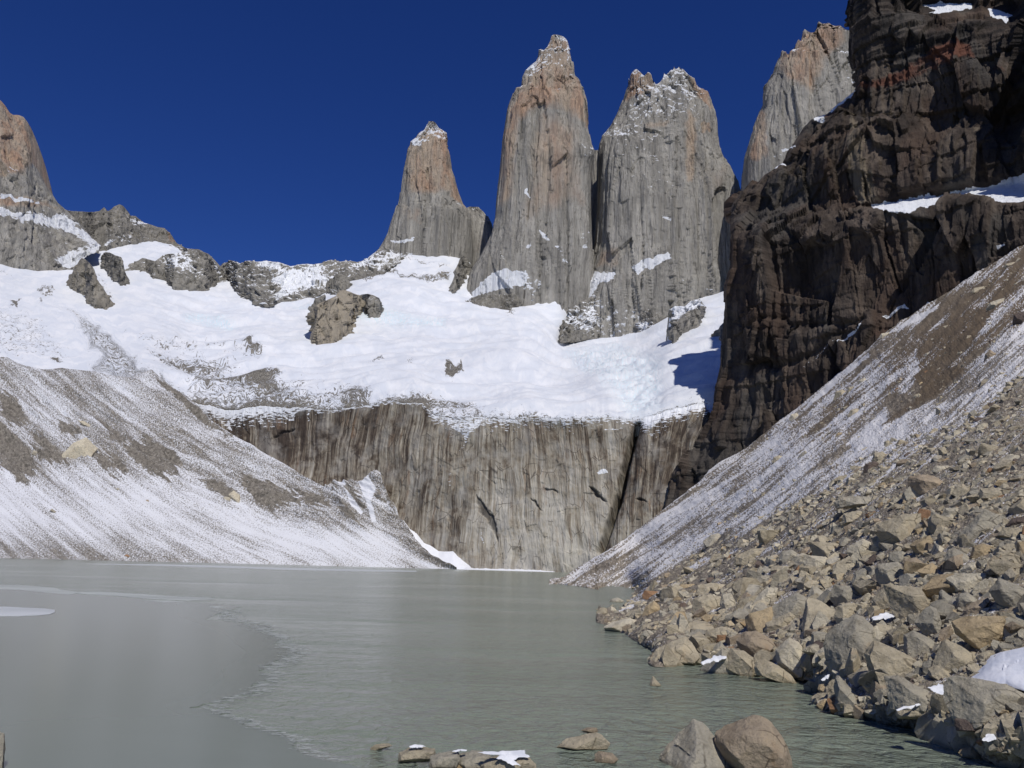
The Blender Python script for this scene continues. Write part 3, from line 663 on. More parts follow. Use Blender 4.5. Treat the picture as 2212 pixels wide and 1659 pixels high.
me = tower_mesh('rock_tower', [A],
    [(cv('4', [(440, 250), (620, 250), (660, 240), (800, 240), (860, 370), (900, 480), (820, 560), (640, 560), (440, 560)]), 30, 0.52), (cv('4', [(640, 330), (720, 240), (790, 260), (840, 330), (800, 380), (700, 330)]), 12, 0.5), (cv('4', [(300, 600), (600, 500), (760, 800), (720, 1000), (560, 1000), (300, 800)]), 40, 0.36),
     (cv('4', [(470, 1388), (540, 1350), (620, 1332), (690, 1312), (700, 1345), (620, 1385), (600, 1400), (540, 1410), (510, 1440)]), 3, 1.4), (cv('4', [(620, 1095), (715, 1100), (700, 1125), (640, 1120)]), 3, 0.8), (cv('4', [(190, 1390), (250, 1420), (380, 1432), (385, 1450), (290, 1500), (240, 1560), (180, 1600), (60, 1660), (40, 1560)]), 6, 1.3),
     (cv('4', [(60, 1640), (250, 1540), (330, 1560), (420, 1620), (560, 1600), (560, 1720), (640, 1800), (40, 1900)]), 14, 0.52), (cv('4', [(560, 1500), (720, 1640), (620, 1760), (500, 1700)]), 14, 0.36), (cv('4', [(880, 1515), (945, 1520), (930, 1530)]), 2, 0.9), (cv('4', [(725, 1455), (800, 1480), (780, 1490)]), 2, 0.7)],
    [(cv('4', [(450, 250), (610, 250), (600, 370), (500, 400), (440, 430)]), 14, 1.1), (cv('4', [(780, 250), (920, 400), (930, 480), (870, 420), (820, 350)]), 10, 1.1), (cv('4', [(880, 560), (925, 560), (920, 620), (890, 610)]), 5, 1.5), (cv('4', [(540, 560), (690, 540), (690, 600), (550, 610)]), 14, 0.85), (cv('4', [(790, 480), (840, 540), (820, 900), (790, 900)]), 10, 0.8), (cv('4', [(880, 800), (1030, 800), (1020, 1000), (900, 1000)]), 30, 0.5), (cv('4', [(280, 1280), (420, 1280), (400, 1400), (260, 1400)]), 14, 0.6)],
    [], M_granite)
T = obj('rock_tower', me, 'broad grey granite tower with a twin jagged top, its foot lowest in the snow', 'rock tower', 'granite towers above the snowfield')

carve(T, 'snow_band', cv('4', [(470, 1388), (540, 1350), (620, 1332), (690, 1312), (700, 1345), (620, 1385), (600, 1400), (540, 1410), (510, 1440)]), front=1420)
# jagged tower rising behind the dark cliff
L = cv('c', [(700, 155), (684, 165), (676, 205), (584, 212), (574, 228), (565, 280), (545, 290), (520, 330), (505, 362), (440, 376), (437, 384), (430, 420), (410, 450), (390, 490), (375, 540), (350, 580), (310, 640), (290, 700), (285, 780), (255, 850), (225, 930), (200, 1000), (175, 1080), (150, 1170), (140, 1250), (130, 1330), (125, 1420), (120, 1800)])
R = cv('c', [(720, 155), (850, 170), (1000, 200), (1060, 600), (1080, 1000), (1100, 1800)])
top = cv('c', [(430, 430), (437, 384), (450, 378), (460, 415), (470, 450), (480, 376), (505, 362), (512, 400), (520, 330), (535, 300), (545, 290), (560, 310), (574, 232), (588, 212), (598, 270), (612, 300), (625, 228), (640, 290), (662, 232), (676, 250), (684, 162), (694, 158), (714, 172), (724, 204), (734, 174), (765, 168), (800, 190), (830, 204), (850, 186), (880, 215), (905, 225), (1000, 230)])
A = column(L, R, top, 1250, 0.6, 380, 420, (6.0, 8.0), 33)
me = tower_mesh('rock_tower', [A],
    [(cv('c', [(870, 330), (950, 330), (980, 620), (900, 700), (860, 500)]), 14, 0.5), (cv('c', [(490, 350), (520, 350), (510, 380)]), 3, 0.9), (cv('c', [(340, 1150), (480, 1080), (480, 1110), (400, 1160)]), 4, 0.7)],
    [(cv('c', [(430, 380), (600, 200), (760, 150), (900, 200), (900, 320), (760, 380), (720, 520), (640, 660), (500, 560), (420, 480)]), 26, 1.05), (cv('c', [(250, 820), (300, 820), (320, 1150), (230, 1200), (160, 1150), (220, 950)]), 10, 0.7)],
    [], M_granite)
obj('rock_tower', me, 'tower with a comb of jagged teeth rising behind the dark cliff', 'rock tower')

# ------------------------------------------------------------------ peaks, ridges and outcrops: a front face, a crest and a back
def ridge(name, x0, x1, top, base, Yb, lean, thick, nc=240, nf=110, nb=24, deep=10.0, amp=(6, 2.5), scale=(30, 30, 40), seed=0, jagged=2.0, mat=None, snow=(), tint=(), base_snow=-0.3, over=8, bulge=0.0, ridged=False, label=None, cat=None, group=None):
    xs = np.linspace(x0, x1, nc); tp = top(xs) + jag(xs, jagged, seed); bs = base(xs) + over
    tp = np.minimum(tp, bs - 0.5)
    t = np.linspace(0, 1, nf)[:, None]
    PY = bs + (tp - bs) * t; PX = np.broadcast_to(xs, PY.shape)
    u = np.abs(2 * (xs - x0) / (x1 - x0) - 1)
    Yc = Yb(xs) * (1 + bulge * (u ** 3))
    Yf = Yc * (1 + lean * t ** 1.6)
    V = P(PX, PY, Yf)
    n = grid_normals(V); n *= np.where(n[..., 1:2] > 0, -1, 1)
    fade = smooth(1 - t, 0.0, 0.06)
    d = fbm(V, scale, 4, seed + 1, 0.55, ridged) * amp[0] * 0.7 + fbm(V, tuple(0.3 * s for s in scale), 3, seed + 5) * amp[1] * 0.6
    if mat is not M_snow: d = d + facets(V, tuple(0.7 * s for s in scale), seed + 7) * amp[0] * 0.9 + facets(V, tuple(0.25 * s for s in scale), seed + 8) * amp[1] * 0.9
    V = V + n * (d * fade)[..., None]
    k = np.linspace(0, 1, nb + 1)[1:, None]
    Bk = np.repeat(V[-1:], nb, 0); Bk[..., 1] += thick * k; Bk[..., 2] = V[-1:, :, 2] + (V[0:1, :, 2] - deep - V[-1:, :, 2]) * k ** 1.7
    V = np.concatenate([V, Bk]); PX = np.concatenate([PX, np.repeat(PX[-1:], nb, 0)]); PY = np.concatenate([PY, np.repeat(PY[-1:], nb, 0)])
    sn = np.full(PX.shape, base_snow); ti = np.full(PX.shape, -0.25)
    WX, WY = warp(PX, PY, 3.0, 16, seed)
    for p, soft, a in snow:
        k = smooth(sd_poly(WX, WY, p), -soft, soft); sn = np.maximum(sn, base_snow + a * k) if a > 0 else sn + a * k
    for p, soft, a in tint: ti = np.maximum(ti, -0.25 + a * smooth(sd_poly(PX, PY, p), -soft, soft))
    if mat is M_outcrop: ti = np.clip(ti, 0, 1)
    me = mesh(name, V, grid_faces(*PX.shape)[:, ::-1], mat, {'snow': sn, 'tint': ti}, {'flow': flow(PX, PY)})
    return obj(name, me, label, cat, group)
sheetY = lambda base, f=1.0, d=0.0: (lambda xs: snow_Y(xs, base(xs)) * f + d)

tp = curve([(-300, 60)] + cv('1', [(-200, 120), (0, 200), (20, 220), (45, 265), (75, 300), (100, 320), (150, 322), (190, 340), (205, 380), (220, 430), (230, 520), (240, 600), (246, 680), (262, 740), (290, 790), (330, 850), (370, 900), (400, 950), (430, 1000), (480, 1040), (530, 1085), (600, 1150), (700, 1270), (800, 1380)]))
bs = curve(cv('1', [(-1200, 1480), (0, 1500), (80, 1530), (200, 1560), (330, 1600), (480, 1615), (560, 1590), (600, 1530), (700, 1420), (760, 1410), (800, 1400)]))
T = ridge('orange_peak', -310, 214, tp, bs, lambda x: np.interp(x, [-310, 0, 214], [1180, 1260, 1400]), 0.10, 260, 300, 260, amp=(7, 3), scale=(40, 40, 90), seed=120, jagged=1.5, mat=M_granite, base_snow=-0.25,
      snow=[(cv('1', [(-300, 1050), (0, 1075), (150, 1110), (300, 1110), (340, 1100), (360, 1130), (420, 1140), (520, 1120), (560, 1150), (640, 1240), (740, 1330), (800, 1390), (770, 1420), (690, 1340), (600, 1260), (430, 1225), (300, 1190), (120, 1150), (-300, 1110)]), 7, 1.2),
            (cv('1', [(0, 970), (80, 960), (130, 1000), (170, 990), (300, 1025), (300, 1040), (180, 1015), (120, 1030), (70, 985), (0, 1005)]), 2.5, 1.3), (cv('1', [(560, 1420), (800, 1400), (720, 1470), (560, 1550), (430, 1500)]), 8, 1.1), (cv('1', [(0, 1100), (120, 1130), (430, 1230), (300, 1210), (0, 1150)]), 10, 0.7),
            (cv('1', [(0, 720), (140, 730), (140, 780), (0, 780)]), 8, 0.3)],
      tint=[(cv('1', [(-600, 0), (0, 150), (150, 320), (210, 360), (240, 680), (180, 740), (60, 780), (-600, 780)]), 26, 2.2), (cv('1', [(-300, 980), (60, 960), (300, 1000), (530, 1085), (480, 1080), (300, 1060), (-300, 1080)]), 12, 1.0), (cv('1', [(0, 700), (240, 700), (200, 800), (0, 820)]), 20, 0.9)],
      label='orange topped granite peak falling away to a snow ledge at the edge of the photo', cat='peak')
carve(T, 'snow_ledge', cv('1', [(-300, 1050), (0, 1075), (150, 1110), (300, 1110), (340, 1100), (360, 1130), (420, 1140), (520, 1120), (560, 1150), (640, 1240), (740, 1330), (800, 1390), (770, 1420), (690, 1340), (600, 1260), (430, 1225), (300, 1190), (120, 1150), (-300, 1110)]))
tp = curve(cv('1', [(480, 1090), (530, 1085), (560, 1090), (640, 1095), (700, 1100), (750, 1100), (800, 1090), (838, 1063), (862, 1092), (882, 1086), (920, 1055), (965, 1038), (990, 1050), (1020, 1085), (1040, 1130), (1090, 1135), (1160, 1190), (1250, 1215), (1325, 1230), (1340, 1258), (1362, 1266), (1385, 1320), (1430, 1360), (1510, 1395), (1600, 1400), (1680, 1440), (1730, 1490), (1770, 1535), (1840, 1640)]))
bs = curve(cv('1', [(480, 1250), (640, 1330), (760, 1410), (860, 1420), (900, 1400), (1030, 1370), (1150, 1345), (1300, 1360), (1420, 1420), (1480, 1450), (1500, 1600), (1750, 1680), (1840, 1700)]))
ridge('grey_ridge', 129, 492, tp, bs, sheetY(bs, 1.0, 0), 0.05, 160, 300, 160, amp=(5, 3), scale=(35, 35, 60), seed=140, jagged=2.6, mat=M_granite_grey, base_snow=-0.22,
      snow=[(cv('1', [(1030, 1150), (1180, 1190), (1160, 1215), (1040, 1180)]), 4, 0.75), (cv('1', [(820, 1360), (900, 1325), (910, 1340), (850, 1375)]), 3, 0.9), (cv('1', [(900, 1290), (1050, 1280), (1040, 1340), (900, 1350)]), 12, 0.4),
            (cv('1', [(1380, 1400), (1500, 1410), (1620, 1480), (1560, 1560), (1750, 1600), (1800, 1700), (1450, 1700), (1420, 1450)]), 14, 0.52)], tint=[(cv('1', [(1330, 1230), (1440, 1370), (1360, 1350)]), 6, 0.9), (cv('1', [(1600, 1390), (1780, 1530), (1650, 1480)]), 8, 0.6)],
      label='jagged grey ridge with a rounded knob, dropping from the orange peak to the snow', cat='ridge')
# snow streaked buttress below the grey ridge
tp = curve(cv('m', [(1000, 170), (1060, 110), (1150, 60), (1250, 90), (1320, 40), (1440, 20), (1560, 0), (1680, 40), (1780, 170), (1830, 240), (1860, 260)]))
bs = curve(cv('m', [(1000, 175), (1170, 175), (1230, 230), (1330, 240), (1400, 310), (1560, 350), (1650, 350), (1800, 250), (1860, 262)]))
ridge('snowy_buttress', 268, 499, tp, bs, sheetY(bs), 0.035, 90, 200, 90, amp=(5, 2.5), scale=(22, 22, 26), seed=150, jagged=2, mat=M_outcrop, base_snow=0.12, over=3,
      snow=[(cv('m', [(1440, 0), (1560, 60), (1560, 160), (1680, 230), (1500, 180), (1330, 140), (1300, 60)]), 14, 0.45), (cv('m', [(1700, 60), (1790, 200), (1840, 250), (1740, 180)]), 6, 0.6)], label='low dark buttress striped with snow below the knobbed grey ridge', cat='rock buttress')
tp = curve([(474, 586)] + cv('1', [(1770, 1545), (1800, 1530), (1850, 1490), (1900, 1500), (1930, 1510), (1990, 1495), (2060, 1500), (2160, 1500)]) + cv('2', [(130, 692), (240, 705), (270, 712), (320, 735), (380, 722), (430, 715), (470, 710), (520, 715), (580, 705), (650, 680), (700, 690), (720, 695), (770, 690), (810, 685), (860, 702), (930, 680), (1000, 640), (1060, 605), (1150, 600), (1300, 600)]))
bs = curve(cv('V', [(474, 590), (490, 600), (515, 640), (548, 655), (575, 662), (620, 650), (680, 640), (720, 620), (760, 606), (800, 600), (830, 588), (850, 575), (870, 558), (895, 545)]))
ridge('snowy_ridge', 474, 892, tp, bs, sheetY(bs), 0.07, 120, 340, 120, amp=(6, 3), scale=(26, 26, 26), seed=160, jagged=3.2, mat=M_outcrop, base_snow=0.30, over=3,
      snow=[(cv('2', [(60, 700), (230, 705), (290, 770), (240, 780), (100, 740)]), 8, 0.7), (cv('2', [(150, 850), (280, 770), (520, 740), (680, 740), (660, 880), (440, 900), (300, 960), (200, 1000)]), 14, 0.5), (cv('2', [(-40, 830), (160, 830), (120, 1000), (20, 1030), (-80, 980)]), 10, -0.62), (cv('2', [(540, 780), (700, 750), (700, 800), (600, 830)]), 8, -0.5), (cv('2', [(560, 690), (820, 685), (800, 730), (600, 740)]), 8, -0.45), (cv('2', [(-180, 700), (-60, 720), (-80, 800), (-180, 790)]), 8, -0.5), (cv('2', [(170, 870), (260, 870), (230, 940), (160, 950)]), 5, -0.6),
            (cv('2', [(820, 730), (1050, 640), (1250, 640), (1000, 740)]), 12, 0.35), (cv('2', [(800, 830), (950, 770), (1100, 790), (940, 860)]), 8, -0.4)], label='low skyline ridge, half snow and half brown rock, leading to the shortest tower', cat='ridge')
# outcrops standing in the snow
def outcrop(top, base, seed, label, tint=0.0, f=1.0, lean=0.02, thick=40, amp=(5, 2.2), scale=(14, 14, 26), snow=(), base_snow=-0.2, jagged=2.0, bulge=0.02, name='rock_outcrop', group='outcrops in the snowfield', over=4, mat=None):
    tp, bsf = curve(top), curve(base)
    x0, x1 = max(top[0][0], base[0][0]), min(top[-1][0], base[-1][0])
    n = int(np.clip((x1 - x0) * 1.4, 40, 220))
    return ridge(name, x0, x1, tp, bsf, sheetY(bsf, f), lean, thick, n, int(np.clip(n * 0.7, 30, 130)), 16, 10.0, amp, scale, seed, jagged, mat or M_outcrop, snow, [(cv('V', [(0, 0), (2212, 0), (2212, 1659), (0, 1659)]), 1, 0.25 + tint)] if tint else (), base_snow, over, bulge, label=label, cat='rock outcrop', group=group)
outcrop(cv('2', [(490, 1110), (510, 1070), (560, 1030), (640, 1000), (690, 975), (720, 930), (770, 925), (830, 950), (880, 965), (900, 1040), (905, 1120)]),
        cv('2', [(490, 1370), (500, 1390), (540, 1405), (600, 1380), (700, 1330), (800, 1300), (825, 1240), (820, 1170), (860, 1185), (905, 1160)]), 201, 'tall pale brown outcrop with cracks, largest rock alone in the snowfield', 0.75, amp=(8, 3), scale=(24, 24, 60), base_snow=-0.35, bulge=0.018,
        snow=[(cv('2', [(540, 1050), (640, 1010), (700, 960), (760, 940), (700, 1000), (600, 1050)]), 5, 0.6)])
outcrop(cv('2', [(895, 960), (950, 955), (990, 965), (1040, 990), (1060, 1040), (1080, 1075)]), cv('2', [(895, 1060), (920, 1130), (960, 1165), (1020, 1170), (1050, 1140), (1080, 1080)]), 205, 'grey outcrop with a snowy flat top beside the tall pale brown one', 0.0,
        snow=[(cv('2', [(880, 950), (1050, 980), (1060, 1040), (900, 1020)]), 8, 0.55)], base_snow=-0.3)
outcrop(cv('2', [(620, 860), (665, 830), (690, 800), (740, 795), (790, 830), (800, 870), (905, 862)]), cv('2', [(500, 1060), (600, 980), (680, 950), (740, 930), (800, 920), (905, 870)]), 209, 'small dark peaked outcrop just uphill of the tall pale brown one', 0.0, snow=[(cv('2', [(600, 920), (730, 920), (700, 960), (600, 960)]), 6, 0.6)])
outcrop(cv('2', [(440, 1200), (470, 1150), (500, 1060), (520, 1000), (600, 960)]), cv('2', [(440, 1206), (500, 1190), (520, 1180), (600, 1160)]), 211, 'narrow dark sliver of rock in shade against the tall brown outcrop', 0.0, base_snow=-0.1)
outcrop(cv('m', [(515, 280), (560, 230), (600, 150), (640, 80), (660, 62), (690, 75), (720, 100), (750, 140), (770, 220), (830, 310), (880, 390), (945, 470)]),
        cv('m', [(515, 285), (600, 340), (690, 370), (710, 430), (760, 465), (860, 485), (945, 482)]), 215, 'grey brown wedge shaped outcrop left of a dark notch, widening downhill', 0.25, amp=(5, 2), scale=(18, 18, 30), base_snow=-0.3)
outcrop(cv('m', [(815, 120), (825, 40), (845, 18), (880, 20), (930, 45), (975, 60), (985, 150), (1060, 280)]), cv('m', [(815, 150), (850, 190), (920, 250), (970, 290), (1060, 292)]), 219, 'blocky grey outcrop with a flat top above the wedge shaped one', 0.0, base_snow=-0.3)
outcrop(cv('R', [(-30, 660), (0, 640), (60, 640), (100, 605), (150, 600), (175, 640)]), cv('R', [(-30, 880), (0, 870), (50, 830), (110, 790), (145, 780), (175, 700)]), 223, 'snow topped outcrop beside the dark cliff, at the foot of the broad tower', 0.0, snow=[(cv('R', [(-40, 640), (100, 590), (180, 640), (100, 660), (60, 690), (0, 740)]), 8, 0.9)], base_snow=-0.05)
outcrop(cv('3', [(425, 1540), (455, 1460), (470, 1400), (495, 1345), (515, 1335), (535, 1360), (556, 1390)]), cv('3', [(425, 1548), (470, 1530), (520, 1470), (556, 1450)]), 227, 'pointed grey flake leaning at the foot of the tallest tower', 0.0, base_snow=-0.25)
outcrop(cv('R', [(225, 870), (250, 800), (275, 760), (300, 730)]), cv('R', [(225, 872), (250, 880), (280, 890), (300, 890)]), 229, 'small grey rock face in the snow against the dark cliff', 0.0, base_snow=-0.1)

# the stepped rock at the foot of the two big towers; first the buttress below the right one
tp = curve([(1206, 728), (1216, 694), (1240, 660), (1275, 640), (1300, 650), (1330, 646), (1370, 662), (1400, 668), (1442, 690)])
bs = curve([(1206, 738), (1240, 734), (1290, 728), (1340, 708), (1380, 722), (1410, 712), (1442, 694)])
ridge('rock_buttress', 1207, 1441, tp, bs, lambda x: snow_Y(x, bs(x)) * 0.985, 0.03, 60, 240, 110, 16, 10.0, (7, 4), (22, 22, 36), 257, 3.0, M_outcrop, [(cv('V', [(1200, 690), (1300, 640), (1345, 650), (1330, 690), (1270, 720)]), 12, 0.42), (cv('V', [(1340, 690), (1400, 690), (1420, 720), (1330, 720)]), 8, 0.5)], base_snow=0.10, over=4, label='snow dusted stepped rock at the foot of the broad twin topped tower', cat='rock buttress')
tp = curve([(1004, 648), (1030, 640), (1070, 636), (1110, 634), (1136, 642)])
bs = curve([(1004, 654), (1030, 664), (1070, 670), (1100, 672), (1120, 660), (1136, 646)])
ridge('rock_buttress', 1005, 1135, tp, bs, lambda x: snow_Y(x, bs(x)) * 0.985, 0.02, 60, 160, 50, 12, 10.0, (4, 3), (12, 12, 40), 263, 2.5, M_outcrop, base_snow=0.12, over=4, label='dark rock band with white runnels under the snow apron of the tallest tower', cat='rock buttress')

# ------------------------------------------------------------------ the streaked cliff wall over the lake
nc, nr = 900, 260
xs = np.linspace(345, 1690, nc); t = np.linspace(0, 1, nr)[:, None]
bt = 1262 + 0 * xs
PY = bt + (lip(xs) - bt) * t; PX = np.broadcast_to(xs, PY.shape)
Yv = wall_Y(PX) - 16 * (1 - t) ** 1.2
V = P(PX, PY, Yv); n = grid_normals(V); n *= np.where(n[..., 1:2] > 0, -1, 1)
edge = 1 - smooth(t, 0.93, 1.0)
d = fbm(V, (26, 26, 160), 4, 301, 0.55, True) * 1.2 + fbm(V, (80, 80, 90), 3, 305) * 6.0 + facets(V, (14, 14, 40), 315, 0.8) * 0.7 + facets(V, (5, 5, 14), 317) * 0.5 + fbm(V, (30, 30, 26), 4, 319, 0.55) * 2.5
chim = cv('v', [(1390, 330), (1385, 350), (1340, 520), (1300, 680), (1260, 880), (1200, 1060), (1140, 1240), (1120, 1300)])
dl = dist_line(PX, PY, chim); WX, WY = warp(PX, PY, 4, 20, 9)
d = d - 24 * np.exp(-((dl + 4 * fbm(V, 14, 3, 333)) / 6.0) ** 2) + 9 * smooth(PX - np.interp(PY, [c[1] for c in chim], [c[0] for c in chim]), 0, 40)
scars = [cv('v', [(190, 880), (215, 900), (270, 990), (325, 1040), (355, 1150), (350, 1240), (320, 1160), (280, 1060), (220, 1010)]), cv('v', [(590, 910), (630, 930), (690, 1005), (640, 970)]), cv('v', [(1020, 810), (1060, 830), (1110, 880), (1165, 940), (1130, 930), (1060, 880)]), cv('v', [(685, 835), (790, 850), (790, 858), (690, 850)]), cv('v', [(1380, 940), (1420, 925), (1458, 970), (1430, 955)]), cv('v', [(0, 195), (60, 190), (100, 220), (20, 215)]), cv('w', [(1850, 195), (1930, 195), (1935, 220), (1880, 225)]), cv('w', [(520, 480), (600, 420), (700, 395), (680, 415), (590, 450)])]
dark = np.zeros(PX.shape)
for p in scars:
    s = smooth(sd_poly(WX, WY, p), -1.5, 2.0); dark = np.maximum(dark, s * 0.7); d = d - 2.0 * s
V = V + n * (d * edge)[..., None]
tuck = V[-1].copy(); tuck[:, 1] += 22; tuck[:, 2] -= 6
V = np.concatenate([V, tuck[None]]); PXw = np.concatenate([PX, PX[-1:]]); PYw = np.concatenate([PY, PY[-1:]])
hh = PYw - lip(PXw); WXw, WYw = warp(PXw, PYw, 5, 24, 12)
amt = curve([(345, 36), (430, 46), (560, 52), (620, 40), (650, 16), (720, 10), (830, 8), (910, 10), (940, 36), (1010, 46), (1100, 30), (1200, 32), (1320, 22), (1372, 18), (1395, 56), (1450, 44), (1550, 30)])(PXw)
sn = np.maximum(-0.30, -0.12 + (0.78 + 0.22 * (1 - smooth(PXw, 600, 660)) + 0.35 * smooth(PXw, 1380, 1400)) * np.exp(-np.maximum(hh, 0) / amt))
for p, soft, a in [(cv('w', [(1760, 300), (1960, 330), (2090, 250), (2180, 250), (2020, 430), (1930, 590), (1960, 480)]), 5, 0.9), (cv('w', [(630, 265), (720, 270), (690, 330), (640, 350)]), 5, 0.9), (cv('w', [(785, 255), (820, 255), (810, 350), (795, 360)]), 2, 0.8), (cv('w', [(180, 330), (210, 330), (250, 420), (200, 410)]), 3, 1.0),
                   (cv('v', [(150, 330), (250, 330), (150, 480), (70, 600)]), 5, 0.8), (cv('v', [(1070, 720), (1130, 695), (1170, 720), (1120, 745)]), 3, 1.1), (cv('v', [(1230, 640), (1260, 640), (1240, 665)]), 3, 0.8), (cv('v', [(1130, 400), (1290, 395), (1320, 415), (1140, 418)]), 3, 0.8), (cv('v', [(230, 1150), (250, 1150), (250, 1260), (235, 1260)]), 2, 0.8),
                   (cv('v', [(0, 430), (460, 430), (1000, 560), (900, 640), (300, 560), (0, 620)]), 30, 0.14), (cv('v', [(1020, 700), (1250, 600), (1250, 760), (1040, 790)]), 14, 0.3), (cv('v', [(500, 1140), (640, 1190), (560, 1175)]), 2, 0.8), (cv('v', [(1390, 360), (1560, 470), (1540, 530), (1460, 500), (1400, 440)]), 10, 0.35), (cv('v', [(10, 700), (30, 700), (30, 830), (10, 830)]), 2, 0.7)]:
    sn = np.maximum(sn, -0.30 + a * smooth(sd_poly(WXw, WYw, p), -soft, soft))
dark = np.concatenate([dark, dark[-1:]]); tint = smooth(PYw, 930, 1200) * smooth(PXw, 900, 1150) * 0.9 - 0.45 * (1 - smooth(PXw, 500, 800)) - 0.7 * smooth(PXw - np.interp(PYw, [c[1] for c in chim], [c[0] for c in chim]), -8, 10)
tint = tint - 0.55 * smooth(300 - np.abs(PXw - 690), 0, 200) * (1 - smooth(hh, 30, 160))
lean = np.interp(PXw, [345, 620, 800, 980, 1120, 1300, 1500], [-0.12, 0.0, 0.16, 0.10, -0.04, -0.1, 0.25])
fl = flow(PXw + lean * (PYw - 1000) + 0.6 * fbm(np.stack([PXw, PYw, 0 * PXw], -1), 90, 2, 71) * 12, PYw)
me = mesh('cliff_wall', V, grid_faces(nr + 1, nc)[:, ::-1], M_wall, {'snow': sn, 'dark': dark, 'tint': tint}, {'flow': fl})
obj('cliff_wall', me, 'long granite cliff streaked with dark and pale water stains, rising from the far end of the lake', 'cliff')

# ------------------------------------------------------------------ left moraine slope
crest = curve(cv('m', [(-1300, 800), (-600, 850), (0, 860), (60, 860), (130, 900), (200, 930), (350, 960), (500, 950), (740, 975), (900, 1010), (1050, 1025), (1150, 985), (1220, 960), (1300, 1040), (1400, 1110), (1500, 1170), (1600, 1260), (1700, 1370), (1850, 1470), (2000, 1560)])
              + cv('w', [(560, 620), (700, 700), (830, 785), (920, 830), (960, 800), (990, 768), (1020, 790), (1060, 800), (1110, 765), (1150, 785), (1200, 775), (1240, 755), (1270, 735), (1310, 705), (1335, 730), (1350, 800), (1380, 880), (1430, 960), (1470, 1060), (1540, 1150), (1640, 1270), (1750, 1370), (1850, 1425), (1900, 1450)]))
shore_l = curve([(-400, 1195), (0, 1205), (300, 1210), (594, 1217.6), (813, 1223.8), (900, 1227), (974, 1229.5), (1000, 1232)])
mor_pts = [(-400, 1195, 420), (-200, 1200, 450), (0, 1205, 480), (200, 1208, 515), (400, 1213, 550), (594, 1217.6, 575), (813, 1223.8, 590), (990, 1231, 590),
           (-400, 740, 650), (-200, 760, 680), (0, 771, 705), (94, 798, 712), (200, 802, 716), (328, 798, 730), (376, 838, 722), (430, 878, 712), (497, 935, 700), (594, 985, 685), (675, 1041, 660), (728, 1033, 660), (818, 1018, 652), (850, 1092, 635), (912, 1182, 612),
           (0, 1010, 580), (200, 1010, 600), (400, 1050, 620), (600, 1110, 625), (780, 1140, 615), (-300, 1000, 550)]
mor_Y = Depth(mor_pts, 2e-5)
nc, nr = 900, 300
xs = np.linspace(-380, 987, nc); t = np.linspace(0, 1, nr)[:, None]
bt = shore_l(xs) + 3; tp = np.minimum(crest(xs) + jag(xs, 1.6, 7), bt - 1)
PY = bt + (tp - bt) * t; PX = np.broadcast_to(xs, PY.shape)
V = P(PX, PY, mor_Y(PX, PY)); n = grid_normals(V); n *= np.where(n[..., 2:3] < 0, -1, 1)
ang = np.interp(xs, [-380, 0, 300, 700, 980], [50, 47, 44, 38, 36]) * math.pi / 180
sd_ = PX * np.sin(ang) - PY * np.cos(ang); td = PX * np.cos(ang) + PY * np.sin(ang)
gull = fbm(np.stack([sd_, td * 0.22, 0 * sd_], -1), (34, 34, 1), 4, 401, 0.55, True)
up = smooth(1 - (PY - tp) / (bt - tp + 1e-6), 0.25, 0.6)
edge = smooth(t, 0, 0.04) * (1 - smooth(t, 0.97, 1.0))
cone = smooth(PX, 700, 740) * smooth(1130 - PY, 0, 40)
V = V + n * ((gull * (1.0 + 4.0 * up + 3 * cone) + fbm(V, 12, 4, 405) * (0.8 + 1.6 * up)) * edge)[..., None]
Bk = V[-1].copy(); Bk[:, 1] += 30; Bk[:, 2] -= 16; Bk2 = Bk.copy(); Bk2[:, 1] += 60; Bk2[:, 2] -= 60
V = np.concatenate([V, Bk[None], Bk2[None]]); ext = lambda a: np.concatenate([a, a[-1:], a[-1:]])
PX, PY, sd_, td, up = ext(PX), ext(PY), ext(sd_), ext(td), ext(up)
sn = 0.74 - 0.30 * up + 0.12 * fbm(np.stack([PX, PY, 0 * PX], -1), 70, 3, 77)
low = smooth(PY, 1090, 1215) * (1 - smooth(PX, 300, 560)); sn -= 0.36 * low
sn -= 0.16 * smooth(PY, 1150, 1230) * smooth(PX, 250, 400)
